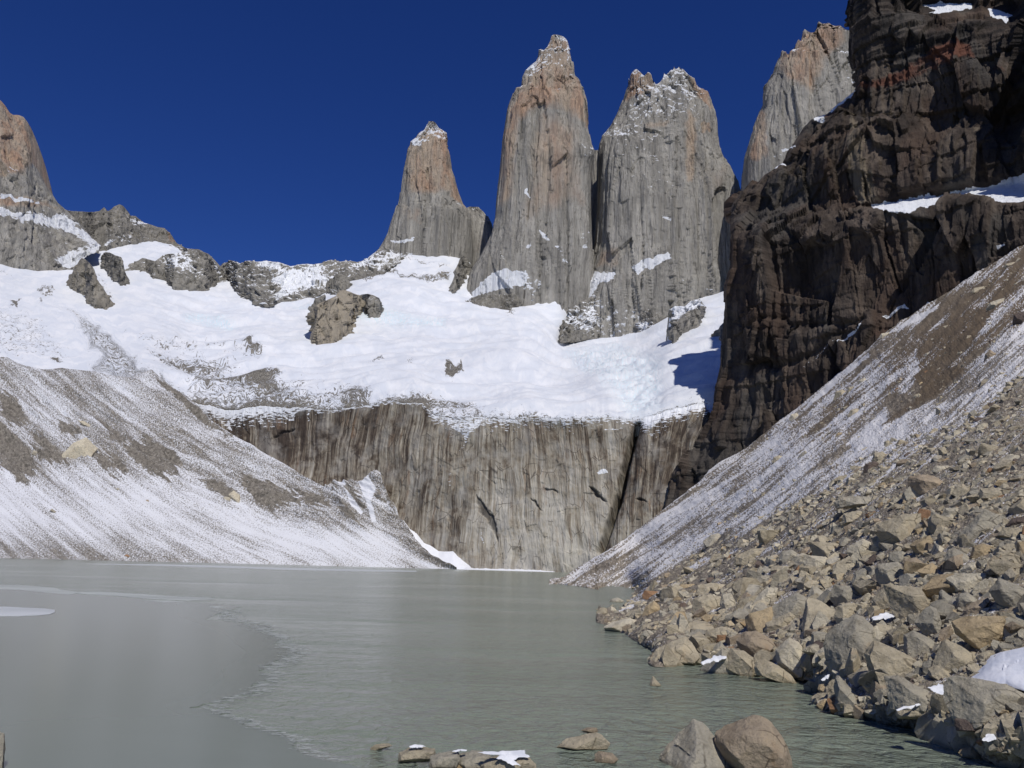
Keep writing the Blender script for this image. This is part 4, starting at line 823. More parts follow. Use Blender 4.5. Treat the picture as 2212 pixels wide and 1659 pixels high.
bare = [cv('n', [(-60, 0), (60, 50), (130, 130), (200, 180), (250, 240), (290, 330), (290, 400), (210, 410), (220, 500), (150, 470), (60, 380), (-60, 330)]), cv('n', [(300, 100), (340, 85), (380, 170), (450, 200), (530, 290), (540, 350), (470, 300), (420, 330), (350, 290), (290, 260)]), cv('n', [(790, -40), (870, 10), (930, 60), (990, 120), (980, 190), (930, 170), (870, 100)]),
        cv('n', [(1010, 150), (1080, 130), (1190, 110), (1260, 170), (1400, 230), (1450, 300), (1480, 380), (1430, 430), (1330, 400), (1280, 450), (1200, 400), (1100, 330), (1030, 260)]), cv('n', [(870, 250), (950, 270), (1000, 370), (1010, 415), (930, 400), (880, 330)]), cv('n', [(760, 240), (850, 260), (900, 350), (920, 420), (860, 400), (780, 320)]), cv('n', [(1560, 430), (1750, 470), (1900, 560), (1850, 620), (1700, 540)]),
        cv('n', [(1930, 400), (2000, 400), (2212, 520), (2212, 740), (2100, 640), (1960, 520)]), cv('w', [(270, 760), (400, 780), (560, 830), (700, 850), (720, 980), (600, 1000), (540, 1000), (420, 940), (330, 860)]), cv('w', [(720, 860), (900, 890), (980, 980), (880, 1020), (780, 980)]), cv('m', [(0, 1180), (120, 1200), (230, 1400), (100, 1450), (0, 1350)]), cv('n', [(480, 0), (620, 20), (640, 110), (560, 100), (470, 60)]),
        cv('w', [(975, 770), (990, 770), (1000, 880), (960, 870)]), cv('w', [(1090, 800), (1140, 830), (1200, 960), (1220, 1030), (1150, 980), (1080, 850)]), cv('w', [(1010, 940), (1060, 980), (1170, 1080), (1160, 1105), (1080, 1060)]), cv('w', [(1370, 900), (1400, 920), (1450, 1040), (1460, 1090), (1390, 980)]), cv('w', [(1290, 840), (1340, 870), (1330, 950), (1280, 930)]),
        cv('m', [(1230, 985), (1300, 1050), (1420, 1130), (1560, 1250), (1700, 1400), (1900, 1520), (1860, 1530), (1640, 1420), (1450, 1240), (1300, 1100)])]
MX, MY = warp(PX, PY, 5, 16, 15); q_ = 60 * fbm(np.stack([sd_ / 6.0, td / 50.0, 0 * sd_], -1), 1.0, 4, 91, 0.6); aa = np.interp(PX, xs, ang); MX = MX + q_ * np.cos(aa); MY = MY + q_ * np.sin(aa); gul2 = smooth(ext(gull), -0.35, 0.45)
for k, p in enumerate(bare): sn = np.minimum(sn, 0.80 - (0.42 + 0.5 * gul2) * smooth(sd_poly(MX, MY, p), -7, 6))
for p, soft, a in [(cv('w', [(830, 795), (950, 770), (950, 840), (900, 830)]), 3, 0.5), (cv('w', [(1000, 770), (1060, 790), (1090, 840), (1060, 850), (1020, 800)]), 3, 0.5), (cv('w', [(1170, 790), (1250, 760), (1300, 850), (1260, 960), (1300, 1080), (1270, 1090), (1230, 960)]), 4, 0.7), (cv('w', [(1080, 870), (1200, 1010), (1190, 1040), (1120, 980)]), 4, 0.5)]:
    sn = np.maximum(sn, 1.25 * smooth(sd_poly(PX, PY, p), -soft, soft))
me = mesh('moraine_slope', V, grid_faces(*PX.shape)[:, ::-1], M_moraine, {'snow': sn}, {'flow': flow(sd_, td)})
obj('moraine_slope', me, 'snow dusted moraine slope of grey debris running down to the far shore', 'slope', kind='structure')

# the avalanche cone of clean snow between moraine and wall
tp = curve(cv('w', [(1425, 1000), (1440, 992), (1470, 1010), (1500, 1040), (1540, 1100), (1600, 1150), (1650, 1220), (1760, 1300), (1800, 1303), (1870, 1300), (1900, 1320), (1950, 1360), (1990, 1395), (2015, 1430)]))
bs = curve([(845, 1130), (870, 1160), (912, 1205), (960, 1232), (1022, 1233)])
ridge('snow_cone', 849, 1022, tp, bs, lambda x: np.interp(x, [849, 900, 960, 1022], [640, 622, 602, 596]), 0.035, 14, 160, 50, 10, 10.0, (1.2, 0.5), (25, 25, 25), 431, 0.8, M_snow, label='clean white avalanche snow banked against the foot of the streaked cliff', cat='snow bank', over=2)
# strip of shore ice along the foot of the wall
me = None

# ------------------------------------------------------------------ the dark cliff on the right
sil_pts = [(1838, -420), (1832, -200), (1828, -60)] + cv('c', [(890, 0), (880, 90), (900, 200), (905, 300), (910, 420), (945, 500), (985, 620), (950, 680), (850, 760), (760, 850), (640, 880), (580, 940), (530, 1000), (470, 1120), (430, 1200), (280, 1290), (190, 1380), (130, 1420), (70, 1500)]) + [(1579, 483)] + cv('R', [(335, 300), (330, 400), (300, 520), (300, 640), (295, 760), (290, 900), (290, 1000), (265, 1100), (245, 1180), (240, 1260), (225, 1320), (180, 1370), (130, 1500), (60, 1600), (0, 1660), (-40, 1740), (-60, 1830)])
_s = np.array(sil_pts); sil = lambda y: np.interp(y, _s[:, 1], _s[:, 0])
cliff_Y0 = lambda px: 722.0 / (1 + (px - 1106) / FPX / 0.93)
nr, nc, nw = 560, 760, 9
ys = np.linspace(1110, -70, nr)[:, None]
sl = sil(ys) + jag(ys, 3.0, 31)
u = np.linspace(0, 1, nc) ** 1.25
PX = sl + (2700 - sl) * u; PY = np.broadcast_to(ys, PX.shape)
Yv = cliff_Y0(PX) + 26 * np.exp(-(PX - sl) / 22.0)
led_t = np.interp(PX, [1780, 1850, 1890, 1950, 2050, 2212, 2700], [470, 458, 446, 428, 416, 392, 300]); led_b = np.interp(PX, [1780, 1850, 1890, 1980, 2100, 2212, 2700], [472, 462, 452, 462, 452, 440, 380])
step = smooth(PX, 1820, 1920)
Yv = Yv - 34 + 34 * (1 - smooth(PY, led_t, led_b)) * step + 34 * (1 - step) * (1 - smooth(PY, 430, 520)) + 10 * (1 - smooth(PY, 250, 330))
# top terrace and recess near the upper snow patches
Yv = Yv + 26 * (1 - smooth(PY, 0, 75)) * smooth(PX, 1900, 2010)
# a buttress beyond the frame on the right
Yv = Yv - 45 * smooth(PX, 2185, 2290) * (1 - smooth(PY, 330, 420))
Vc = P(PX, PY, Yv)
k = np.arange(nw, 0, -1)
Wx = sl + 1.2 * k * 0 + 4.0 * k; Wy = np.broadcast_to(ys, Wx.shape); WY = Yv[:, :1] + 3.2 * k ** 1.12
W = P(Wx, Wy, WY)
V = np.concatenate([W, Vc], 1); PX = np.concatenate([Wx, PX], 1); PY = np.concatenate([Wy, PY], 1)
n = grid_normals(V); n *= np.sign((n * np.array([-0.7, -0.7, 0.1])).sum(-1, keepdims=True))
n[..., 2] *= 0.4
upper = 1 - smooth(PY, 110, 170)
dx = np.maximum(PX - sil(PY), 0); fr = 0.25 + 0.75 * smooth(dx, 0, 25)
rib = fbm(V, (26, 26, 110), 4, 501, 0.55, True); rib2 = fbm(V, (9, 9, 38), 4, 507, 0.58, True); blk = fbm(V, (14, 14, 12), 4, 511, 0.55, True); big = fbm(V, (75, 75, 90), 3, 515)
bed = fbm(V, (160, 160, 6), 3, 519, 0.6)
st1 = facets(V, (42, 42, 150), 541, 0.75) * 13 + facets(V, (15, 15, 75), 545, 0.5) * 8 + facets(V, (6.5, 6.5, 30), 549, 0.35) * 3.2 + facets(V, (3, 3, 9), 553, 0.3) * 1.1 + facets(V, (80, 80, 10), 557, 0.25) * (3.0 + 4.0 * upper)
d = big * 12 + st1 * (1 - 0.35 * upper) + rib * 1.2 * (1 - 0.7 * upper) + rib2 * 0.6 + bed * 3.2 * upper + fbm(V, (4, 4, 8), 3, 523) * 0.4
# folds of pillow-shaped rock low on the cliff
low = smooth(PY, 640, 720)
d = d * (1 - 0.2 * low) + low * fbm(V, (40, 40, 42), 3, 531, 0.5, True) * 3
fold = dist_line(PX, PY, cv('R', [(430, 760), (500, 700), (600, 690), (680, 750), (860, 740), (1000, 750), (1150, 720)])); d = d - 2.5 * np.exp(-((fold + 8 * fbm(V, 20, 3, 571)) / 6) ** 2) * smooth(dx, 10, 60)
fold = dist_line(PX, PY, cv('R', [(400, 940), (480, 960), (560, 985), (700, 970), (820, 920), (900, 840), (980, 800)])); d = d - 3.0 * np.exp(-((fold + 8 * fbm(V, 20, 3, 575)) / 7) ** 2)
ledge = smooth(sd_poly(PX, PY, cv('c', [(1040, 1545), (1130, 1490), (1500, 1450), (1800, 1390), (2050, 1340), (2600, 1150), (2600, 1400), (2170, 1510), (1700, 1500), (1350, 1575)])), -6, 6)
for p_ in (cv('c', [(1430, 0), (1850, 0), (1850, 100), (1450, 130)]), cv('c', [(1900, 40), (2180, 100), (2100, 200), (1920, 150)])): ledge = np.maximum(ledge, smooth(sd_poly(PX, PY, p_), -6, 6))
V = V + n * (d * fr * (1 - 0.88 * ledge))[..., None]
PX0, PY0 = PX, PY; PX, PY = warp(PX, PY, 3.5, 18, 21)
snow = np.full(PX.shape, -0.42); tint = np.full(PX.shape, -0.2); red = np.full(PX.shape, -0.35)
for p, soft, a in [(cv('c', [(1450, 40), (1640, 10), (1600, 30), (1820, 30), (1830, 65), (1740, 85), (1600, 105), (1460, 115), (1560, 80)]), 2.5, 1.4), (cv('c', [(1930, 65), (2060, 80), (2140, 115), (2090, 130), (2080, 180), (2050, 140), (1970, 130)]), 2.5, 1.4), (cv('c', [(1860, 25), (1885, 30), (1870, 40)]), 2, 1.0),
                   (cv('c', [(1060, 1535), (1130, 1500), (1500, 1460), (1800, 1400), (2050, 1350), (2300, 1230), (2300, 1440), (2170, 1500), (1980, 1500), (1700, 1490), (1420, 1540), (1350, 1565), (1200, 1555)]), 3, 1.5), (cv('c', [(1350, 1570), (1700, 1500), (2200, 1490), (2200, 1560), (1700, 1590), (1420, 1600)]), 8, 0.6),
                   (cv('c', [(495, 882), (560, 860), (700, 820), (830, 740), (960, 660), (985, 675), (900, 730), (780, 830), (700, 900), (640, 870), (580, 945), (560, 950)]), 3, 1.2), (cv('c', [(300, 1250), (440, 1190), (450, 1210), (380, 1245)]), 3, 1.2), (cv('c', [(380, 1150), (520, 1050), (520, 1080), (440, 1140)]), 3, 1.0), (cv('c', [(930, 50), (1050, 15), (1050, 25), (950, 60)]), 1.5, 0.9),
                   (cv('c', [(1450, 280), (1720, 230), (1720, 290), (1600, 290)]), 8, 0.45), (cv('R', [(1950, 290), (2000, 275), (2010, 290), (1965, 315)]), 2, 1.4),
                   (cv('R', [(1230, 690), (1350, 605), (1385, 630), (1340, 640), (1240, 705)]), 2, 1.3), (cv('R', [(1000, 830), (1155, 735), (1150, 760), (980, 860), (960, 870)]), 2.5, 1.3), (cv('R', [(700, 1060), (980, 815), (985, 825), (880, 920), (770, 1010)]), 2.5, 1.0), (cv('R', [(1490, 660), (1530, 615), (1560, 620), (1500, 665)]), 2, 1.2),
                   (cv('R', [(1300, 0), (2100, 0), (2100, 130), (1300, 100)]), 20, 0.22), (cv('R', [(290, 1480), (450, 1480), (450, 1550), (150, 1620)]), 8, 0.55)]:
    snow = np.maximum(snow, -0.42 + a * smooth(sd_poly(PX, PY, p), -soft, soft))
for p, soft, a in [(cv('c', [(930, 800), (990, 880), (1020, 1000), (1090, 1080), (1100, 1200), (1180, 1430), (1180, 1500), (1000, 1550), (920, 1330), (930, 1100)]), 8, 0.9), (cv('c', [(1120, 900), (1170, 930), (1240, 1130), (1340, 1250), (1350, 1450), (1280, 1400), (1200, 1150)]), 8, 0.65), (cv('c', [(1740, 700), (1810, 720), (1900, 800), (1900, 1100), (1960, 1250), (1800, 1250), (1790, 900)]), 14, 0.55), (cv('c', [(1330, 560), (1460, 600), (1460, 840), (1380, 840)]), 12, 0.5), (cv('c', [(1280, 920), (1440, 980), (1420, 1030), (1300, 980)]), 8, 0.5), (cv('c', [(1400, 1150), (1560, 1250), (1560, 1430), (1450, 1430)]), 12, 0.5), (cv('c', [(1960, 550), (2160, 550), (2160, 850), (2060, 850)]), 18, 0.4), (cv('c', [(270, 1300), (430, 1350), (460, 1650), (270, 1650)]), 14, 0.42), (cv('R', [(500, 0), (720, 0), (700, 300), (560, 330)]), 14, 0.45), (cv('R', [(880, 60), (1030, 80), (1020, 140), (890, 140)]), 10, 0.45)]:
    tint = np.maximum(tint, -0.2 + a * smooth(sd_poly(PX, PY, p), -soft, soft))
for p, soft, a in [(cv('c', [(1180, 560), (1400, 430), (1480, 320), (1700, 280), (1830, 330), (1880, 480), (1780, 470), (1650, 500), (1500, 520), (1350, 600), (1200, 660), (1000, 700), (760, 880), (700, 880), (900, 720), (1000, 640)]), 14, 1.1), (cv('c', [(1950, 460), (2120, 470), (2120, 640), (2000, 600)]), 14, 0.9), (cv('R', [(420, 700), (600, 690), (680, 800), (640, 950), (500, 960)]), 20, 0.5), (cv('R', [(300, 1050), (600, 1000), (560, 1200), (320, 1200)]), 20, 0.5), (cv('R', [(1600, 200), (1720, 200), (1750, 560), (1600, 560)]), 20, 0.5), (cv('R', [(750, 1250), (1100, 800), (1400, 650), (1350, 800), (1000, 1080), (800, 1270)]), 14, 0.5)]:
    red = np.maximum(red, -0.35 + a * smooth(sd_poly(PX, PY, p), -soft, soft))
me = mesh('dark_cliff', V, grid_faces(*PX.shape)[:, ::-1], M_cliff, {'snow': snow, 'tint': tint, 'red': red, 'bed': upper}, {'flow': flow(PX + 0.3 * PY, PY)})
T = obj('dark_cliff', me, 'towering dark brown cliff of layered rock with snow ledges, above the scree slope', 'cliff')
for nm, p_ in (('snow_ledge', cv('c', [(1040, 1545), (1130, 1490), (1500, 1450), (1800, 1390), (2050, 1340), (2600, 1150), (2600, 1440), (2170, 1510), (1700, 1500), (1350, 1575)])), ('snow_patch', cv('c', [(1430, 0), (1850, 0), (1850, 100), (1450, 130)])), ('snow_patch', cv('c', [(1900, 40), (2180, 100), (2100, 200), (1920, 150)])), ('snow_ledge', cv('c', [(470, 890), (960, 640), (1000, 680), (700, 920), (560, 970)]))):
    carve(T, nm, p_)
# ------------------------------------------------------------------ scree slope and boulder field on the right
scree_top = curve([(1180, 1257), (1203, 1253), (1215, 1250), (1330, 1180), (1450, 1087), (1480, 1065), (1540, 1018), (1600, 976), (1640, 950), (1723, 890), (1762, 854), (1802, 819), (1852, 770), (1906, 729), (1959, 690), (2013, 654), (2067, 622), (2120, 590), (2156, 564), (2212, 532), (2700, 290)])
shore_pts = [(1180, 1256), (1203, 1255), (1260, 1263), (1288, 1268), (1293, 1342), (1340, 1362), (1370, 1382), (1400, 1400), (1403, 1431), (1515, 1435), (1554, 1451), (1630, 1461), (1720, 1469), (1750, 1471), (1757, 1517), (1832, 1547), (1913, 1560), (1969, 1571), (2041, 1600), (2095, 1616), (2116, 1635), (2167, 1648), (2212, 1655), (2450, 1730), (2700, 1800)]
shore_r = curve(shore_pts)
sp = []
for x, y in shore_pts: sp.append((x, y, float(Yz(x, y, 0.0)))); sp.append((x, y + 22, float(Yz(x, y + 22, -0.5))))
sp += [(1320, 1290, float(Yz(1320, 1290, -1.0))), (1340, 1284, float(Yz(1340, 1284, -0.7))), (1374, 1277, float(Yz(1374, 1277, 0.1)))]
sp += [(1330, 1180, 370), (1400, 1127, 430), (1480, 1065, 480), (1560, 1004, 500), (1640, 950, 500), (1762, 854, 475), (1906, 729, 445), (2067, 622, 415), (2212, 532, 392), (2450, 410, 360), (2700, 290, 335),
       (1640, 1010, 235), (1560, 1070, 250), (1480, 1130, 262), (1400, 1190, 285), (1330, 1228, 255), (1270, 1238, 275), (1900, 900, 125), (1800, 960, 130), (2050, 800, 120), (2212, 700, 115), (2212, 800, 74), (2100, 900, 67), (2212, 1000, 43), (2050, 1050, 47), (1900, 1080, 55), (1750, 1130, 66), (1600, 1180, 88), (1480, 1230, 112), (1400, 1262, 128),
       (2212, 1200, 31), (2000, 1200, 38), (1800, 1220, 49), (1620, 1260, 60), (1480, 1300, 66), (1400, 1320, 68), (2212, 1400, 24.5), (2212, 1300, 27.4), (2000, 1400, 28.2), (2000, 1300, 32), (1850, 1380, 33), (1850, 1300, 38.5), (1650, 1380, 41), (1520, 1370, 47.5), (2212, 1550, 21.6), (2212, 1480, 22.9), (2060, 1500, 24.6), (1900, 1480, 28.2), (1980, 1520, 25.4), (1880, 1430, 30),
       (2450, 1000, 39), (2700, 1000, 34), (2450, 1300, 24), (2700, 1300, 21.5), (2450, 1550, 20), (2450, 700, 85), (2700, 600, 80)]
scree_Y = Depth(sp, 3e-6)
nc, nr = 820, 420
xs = np.linspace(1186, 2690, nc); t = np.linspace(0, 1, nr)[:, None] ** 0.9
bt = shore_r(xs) + 9; tp = scree_top(xs) + jag(xs, 2.4, 61) - 34 * smooth(xs, 1500, 1600)
tp = np.minimum(tp, bt - 2)
PY = bt + (tp - bt) * t; PX = np.broadcast_to(xs, PY.shape)
Yv = scree_Y(PX, PY); V = P(PX, PY, Yv)
n = grid_normals(V); n *= np.sign(n[..., 2:3] + 1e-9)
ang = np.interp(PY, [600, 900, 1200, 1500], [50, 41, 33, 25]) * math.pi / 180
sd_ = PX * np.sin(ang) + PY * np.cos(ang); td = PX * np.cos(ang) - PY * np.sin(ang)
ang0 = np.interp(PX, [1200, 1500, 1900, 2212, 2700], [34, 36, 39, 41, 44]) * math.pi / 180
sd_ = (PX - 1500) * np.sin(ang0) + (PY - 1000) * np.cos(ang0); td = (PX - 1500) * np.cos(ang0) - (PY - 1000) * np.sin(ang0)
q = np.stack([sd_, td * 0.12, 0 * sd_], -1)
d = fbm(q, (22, 22, 1), 5, 601, 0.6, True) * 0.0042 * Yv + fbm(V / Yv[..., None] * 400, (3, 3, 3), 4, 603) * 0.0010 * Yv
V = V + n * (d * smooth(1 - t, 0.0, 0.02) * smooth(t, 0, 0.02))[..., None]
Bk = V[-1].copy(); Bk[:, 0] += 12; Bk[:, 1] += 8; Bk[:, 2] -= 12; V = np.concatenate([V, Bk[None]]); ext = lambda a: np.concatenate([a, a[-1:]])
PX, PY, sd_, td = map(ext, (PX, PY, sd_, td))
# the bank goes on rising beyond the edge of the photograph
k = (np.arange(1, 41) ** 1.35)[None, :] * 0.55
E = np.repeat(V[:, -1:], 40, 1); E[..., 0] += k; E[..., 1] -= 0.15 * k; E[..., 2] += 0.42 * k; E[..., 2] += fbm(E, 4, 4, 611) * np.minimum(k, 3.0) * 0.25
V = np.concatenate([V, E], 1); wide = lambda a, g: np.concatenate([a, a[:, -1:] + g * np.arange(1, 41)[None, :]], 1)
PX, PY, sd_, td = wide(PX, 20.0), wide(PY, 0.0), wide(sd_, 14.0), wide(td, 14.0)
WX, WY = warp(PX, PY, 3.0, 20, 31)
# edge of the boulder field
field = curve([(1280, 1268), (1374, 1272), (1428, 1250), (1470, 1215), (1518, 1180), (1608, 1143), (1681, 1108), (1789, 1068), (1886, 980), (1960, 955), (2062, 930), (2160, 858), (2212, 822), (2700, 620)])
fd = PY - field(PX)
sn = np.where(fd > 0, 0.36 - 0.20 * smooth(fd, 0, 60), 0.66)
sn = 0.56 - 0.24 * smooth(fd, -14, 16) - 0.10 * smooth(fd, 10, 70)
sn -= 0.26 * smooth(PX - 1.15 * (900 - PY), 1700, 1900) * (1 - smooth(fd, -190, -90))
sn -= 0.16 * smooth(PY, 1190, 1262) * (1 - smooth(PX, 1480, 1600))
for p, soft, a in [(cv('6', [(1240, 20), (1320, -40), (1700, -40), (1560, 80), (1440, 200), (1200, 330), (1000, 450), (960, 470), (1100, 340), (1250, 230), (1330, 100)]), 6, 1.0), (cv('R', [(1280, 1180), (1420, 1180), (1480, 1070), (1470, 900), (1600, 780), (1830, 650), (1900, 700), (1850, 800), (1720, 950), (1560, 1120), (1380, 1290), (1300, 1330)]), 10, 0.95), (cv('R', [(1600, 600), (1760, 520), (1900, 480), (1960, 560), (1800, 640), (1620, 760), (1500, 860), (1440, 830)]), 14, 0.6),
                   (cv('R', [(1060, 1020), (1180, 900), (1300, 800), (1440, 740), (1400, 860), (1250, 960), (1150, 1030)]), 12, 0.5), (cv('6', [(300, 860), (470, 740), (640, 620), (700, 640), (480, 780), (330, 880)]), 4, 0.45), (cv('6', [(0, 1180), (150, 1050), (180, 1060), (30, 1190)]), 3, 0.4), (cv('v', [(1760, 1180), (2000, 1010), (2200, 870), (2210, 890), (2000, 1040), (1790, 1190)]), 3, 0.45), (cv('v', [(1000, 1400), (1150, 1330), (1400, 1350), (1300, 1500), (1380, 1590), (860, 1530)]), 18, 0.30)]:
    sn = np.minimum(sn, 0.66 - a * smooth(sd_poly(WX, WY, p), -soft, soft))
for p, soft, a in [(cv('v', [(790, 1515), (860, 1460), (1130, 1270), (1290, 1160), (1200, 1260), (1000, 1390), (900, 1470)]), 5, 0.85), (cv('6', [(500, 480), (640, 400), (860, 260), (1080, 120), (1100, 140), (900, 290), (700, 420), (520, 500)]), 6, 0.82), (cv('6', [(1250, 400), (1500, 240), (2000, 50), (2212, -40), (2212, 0), (1700, 260), (1300, 470)]), 10, 0.78), (cv('5', [(420, 920), (560, 830), (760, 710), (775, 730), (560, 900), (440, 960)]), 4, 0.9), (cv('5', [(380, 1000), (560, 900), (640, 880), (560, 950), (420, 1010)]), 4, 0.85),
                   (cv('5', [(980, 610), (1100, 520), (1400, 470), (1600, 380), (1560, 420), (1300, 540), (1040, 640)]), 6, 0.6), (cv('R', [(1020, 1040), (1180, 930), (1190, 950), (1060, 1060)]), 3, 0.85), (cv('R', [(1290, 800), (1450, 700), (1600, 640), (1590, 670), (1400, 770), (1300, 815)]), 3, 0.8)]:
    sn = np.maximum(sn, a * smooth(sd_poly(PX, PY, p), -soft, soft))
earth = 0.9 * np.clip(smooth(PX - 1.15 * (900 - PY), 1640, 1860) * (1 - smooth(fd, -170, -60)) + smooth(sd_poly(WX, WY, cv('6', [(1240, 20), (1320, -40), (1700, -40), (1560, 80), (1440, 200), (1200, 330), (1000, 450), (960, 470), (1100, 340), (1250, 230), (1330, 100)])), -8, 8), 0, 1)
me = mesh('scree_slope', V, grid_faces(*PX.shape)[:, ::-1], M_scree, {'snow': sn, 'earth': earth}, {'flow': flow(sd_, td)})
obj('scree_slope', me, 'steep scree slope streaked with thin snow between the dark cliff and the boulders', 'slope', kind='structure')

# ------------------------------------------------------------------ boulders: angular blocks cut by planes
def polytope(planes, size=2.0):
    bm = bmesh.new(); bmesh.ops.create_cube(bm, size=size)
    for nrm, off in planes:
        nv = Vector(nrm).normalized()
        r = bmesh.ops.bisect_plane(bm, geom=bm.verts[:] + bm.edges[:] + bm.faces[:], dist=1e-5, plane_co=nv * off, plane_no=nv, clear_outer=True)
        ed = [e for e in r['geom_cut'] if isinstance(e, bmesh.types.BMEdge)]
        if len(ed) > 2:
            try: bmesh.ops.contextual_create(bm, geom=ed)
            except Exception: pass
    return bm
def finish(bm, bevel, cuts, rough, seed, sharp=True):
    """worn edges, then surface relief; the unit is the block's own size"""
    bmesh.ops.remove_doubles(bm, verts=bm.verts[:], dist=0.01)
    if bevel: bmesh.ops.bevel(bm, geom=bm.edges[:], offset=bevel, segments=1, affect='EDGES', clamp_overlap=True)
    bmesh.ops.triangulate(bm, faces=bm.faces[:])
    for k in range(cuts):
        L = 0.9 * (0.52 ** k)
        es = [e for e in bm.edges if e.calc_length() > L]
        if es: bmesh.ops.subdivide_edges(bm, edges=es, cuts=1, use_grid_fill=False); bmesh.ops.triangulate(bm, faces=[f for f in bm.faces if len(f.verts) > 3])
    bmesh.ops.recalc_face_normals(bm, faces=bm.faces[:])
    bm.verts.ensure_lookup_table(); bm.verts.index_update()
    v = np.array([x.co[:] for x in bm.verts]); f = np.array([[x.index for x in g.verts] for g in bm.faces])
    nn = np.array([x.normal[:] for x in bm.verts]); bm.free()
    if rough:
        big = fbm(v, 0.55, 3, seed, 0.5); stepd = np.round(fbm(v, (0.5, 0.5, 0.25), 2, seed + 9) * 4) / 4
        v = v + nn * (rough * (big * 1.0 + stepd * 0.5 + fbm(v, 0.14, 3, seed + 5, 0.6) * 0.5))[:, None]
    return v, f
def rand_block(rng, nf=11, flat=(0.6, 1.0)):
    pl = []
    for _ in range(nf):
        n = rng.normal(size=3); n /= np.linalg.norm(n); pl.append((n, rng.uniform(*flat)))
    return pl

TONES = {'tan': (0.48, 0.42, 0.305), 'grey': (0.43, 0.395, 0.315), 'pale': (0.57, 0.515, 0.395), 'brown': (0.40, 0.325, 0.235), 'ochre': (0.47, 0.37, 0.23), 'rust': (0.36, 0.215, 0.12), 'dark': (0.16, 0.125, 0.105)}
BOULDERS = []
def hero(view, pts, tone, label, front=0.75, left=0.5, seed=0, Y=None, drop=0.12, wet=False, snowcap=False, cat='boulder', name='boulder', z=0.0, top=0.7):
    """a block whose outline is PTS; it stands on the slope (or in the water) below that outline"""
    a = np.array(cv(view, pts)); x0, y0 = a.min(0); x1, y1 = a.max(0); w, h = x1 - x0, y1 - y0
    cx, cy = (x0 + x1) / 2, (y0 + y1) / 2
    if Y is None:
        Y = float(Yz(cx, y1 - 0.03 * h, z)) if wet else float(scree_Y(cx, min(y1 - 0.2 * h, shore_r(cx) + 4)))
    rng = np.random.RandomState(seed + 1000 + int(x0 * 7 + y0))
    r = ray(cx, cy)[()] if np.ndim(cx) else ray(cx, cy).reshape(3)
    s = Y / r[1] / FPX                      # metres per picture unit at that distance
    half = 0.5 * max(w, h) * s
    depth = front * 0.5 * math.sqrt(w * h) * s / half
    k = a - (cx, cy); loc = np.c_[k[:, 0], -k[:, 1]] * s / half
    low = loc[:, 1] < -0.6 * (h * s / half) / 2 * 1.0; loc[low, 1] -= drop * h * s / half
    # planes through the outline, leaning back from the rim
    hull = loc[np.argsort(np.arctan2(loc[:, 1] - loc[:, 1].mean(), loc[:, 0] - loc[:, 0].mean()))]
    pl = []
    for i in range(len(hull)):
        p, q = hull[i], hull[(i + 1) % len(hull)]; e = q - p
        if np.hypot(*e) < 0.03: continue
        n2 = np.array([e[1], -e[0]]) / np.hypot(*e); off = n2 @ p
        if (hull @ n2 - off).max() > 0.06: continue       # a notch in the outline: not a cutting plane
        lean = rng.uniform(0.12, 0.4)
        if n2[0] < -0.55: lean = left * rng.uniform(0.8, 1.2)
        if n2[1] > 0.55: lean = top * rng.uniform(0.7, 1.2)
        for sg, ln in ((1, lean), (-1, rng.uniform(0.15, 0.5))):
            nn = np.array([n2[0], n2[1], sg * ln]); L = np.linalg.norm(nn); pl.append((nn / L, max(off, 0.02) / L))
    for _ in range(3):
        nn = np.array([rng.normal() * 0.38, rng.normal() * 0.34 + 0.15, 1.0]); L = np.linalg.norm(nn); pl.append((nn / L, depth * rng.uniform(0.8, 1.0)))
    for _ in range(3):
        nn = np.array([rng.normal() * 0.4, rng.normal() * 0.4, -1.0]); L = np.linalg.norm(nn); pl.append((nn / L, depth * rng.uniform(0.8, 1.1)))
    bm = polytope(pl, 3.2)
    px_size = max(w, h)
    cuts = 6 if px_size > 90 else 5 if px_size > 45 else 4 if px_size > 22 else 3
    v, f = finish(bm, 0.022, cuts, 0.055, rng.randint(1000))
    # local axes (right, up, toward viewer) into the world
    fw = r / np.linalg.norm(r); up = UPV - (UPV @ fw) * fw; up /= np.linalg.norm(up); rt = np.cross(fw, up)
    wv = (v[:, :1] * rt + v[:, 1:2] * up - v[:, 2:3] * fw) * half
    c = r * (Y / r[1]); c[2] += CAM_H
    me = mesh(name, wv, f, M_boulder, smooth_shade=True); me.set_sharp_from_angle(angle=math.radians(28))
    o = obj(name, me, label, cat); o.location = tuple(c)
    t = np.array(TONES[tone]) * rng.uniform(0.92, 1.08); o.color = (*t, 1)
    BOULDERS.append(dict(o=o, x=cx, y=cy, w=w, h=h, tone=tone, poly=a, label=label, px=px_size, named=bool(label)))
    return o
H = hero
# standing in the lake near the viewer
H('8', [(1512, 640), (1525, 545), (1560, 490), (1640, 405), (1690, 360), (1750, 385), (1880, 500), (1990, 580), (2050, 640)], 'grey', 'large grey pyramid shaped boulder cut off by the bottom of the photo', front=0.9, left=0.75, wet=True, z=-0.3, drop=0.2, seed=5)
H('8', [(1795, 470), (1800, 430), (1850, 390), (1980, 328), (2020, 326), (2060, 345), (2120, 410), (2165, 500), (2165, 565), (2070, 585), (1960, 600), (1830, 540)], 'brown', 'rounded orange brown boulder in the water behind the grey pyramid', front=0.95, left=0.5, wet=True, seed=2, drop=0.2)
H('8', [(1015, 470), (1060, 440), (1210, 402), (1240, 415), (1280, 455), (1265, 472), (1110, 487)], 'tan', 'flat rock with a sloping back awash in the ripples, alone in open water', wet=True, front=0.8)
H('8', [(1185, 522), (1220, 500), (1290, 505), (1320, 535), (1300, 552), (1200, 548)], 'brown', 'low olive brown rock just breaking the surface, nearest to the flat awash rock', wet=True, front=0.8)
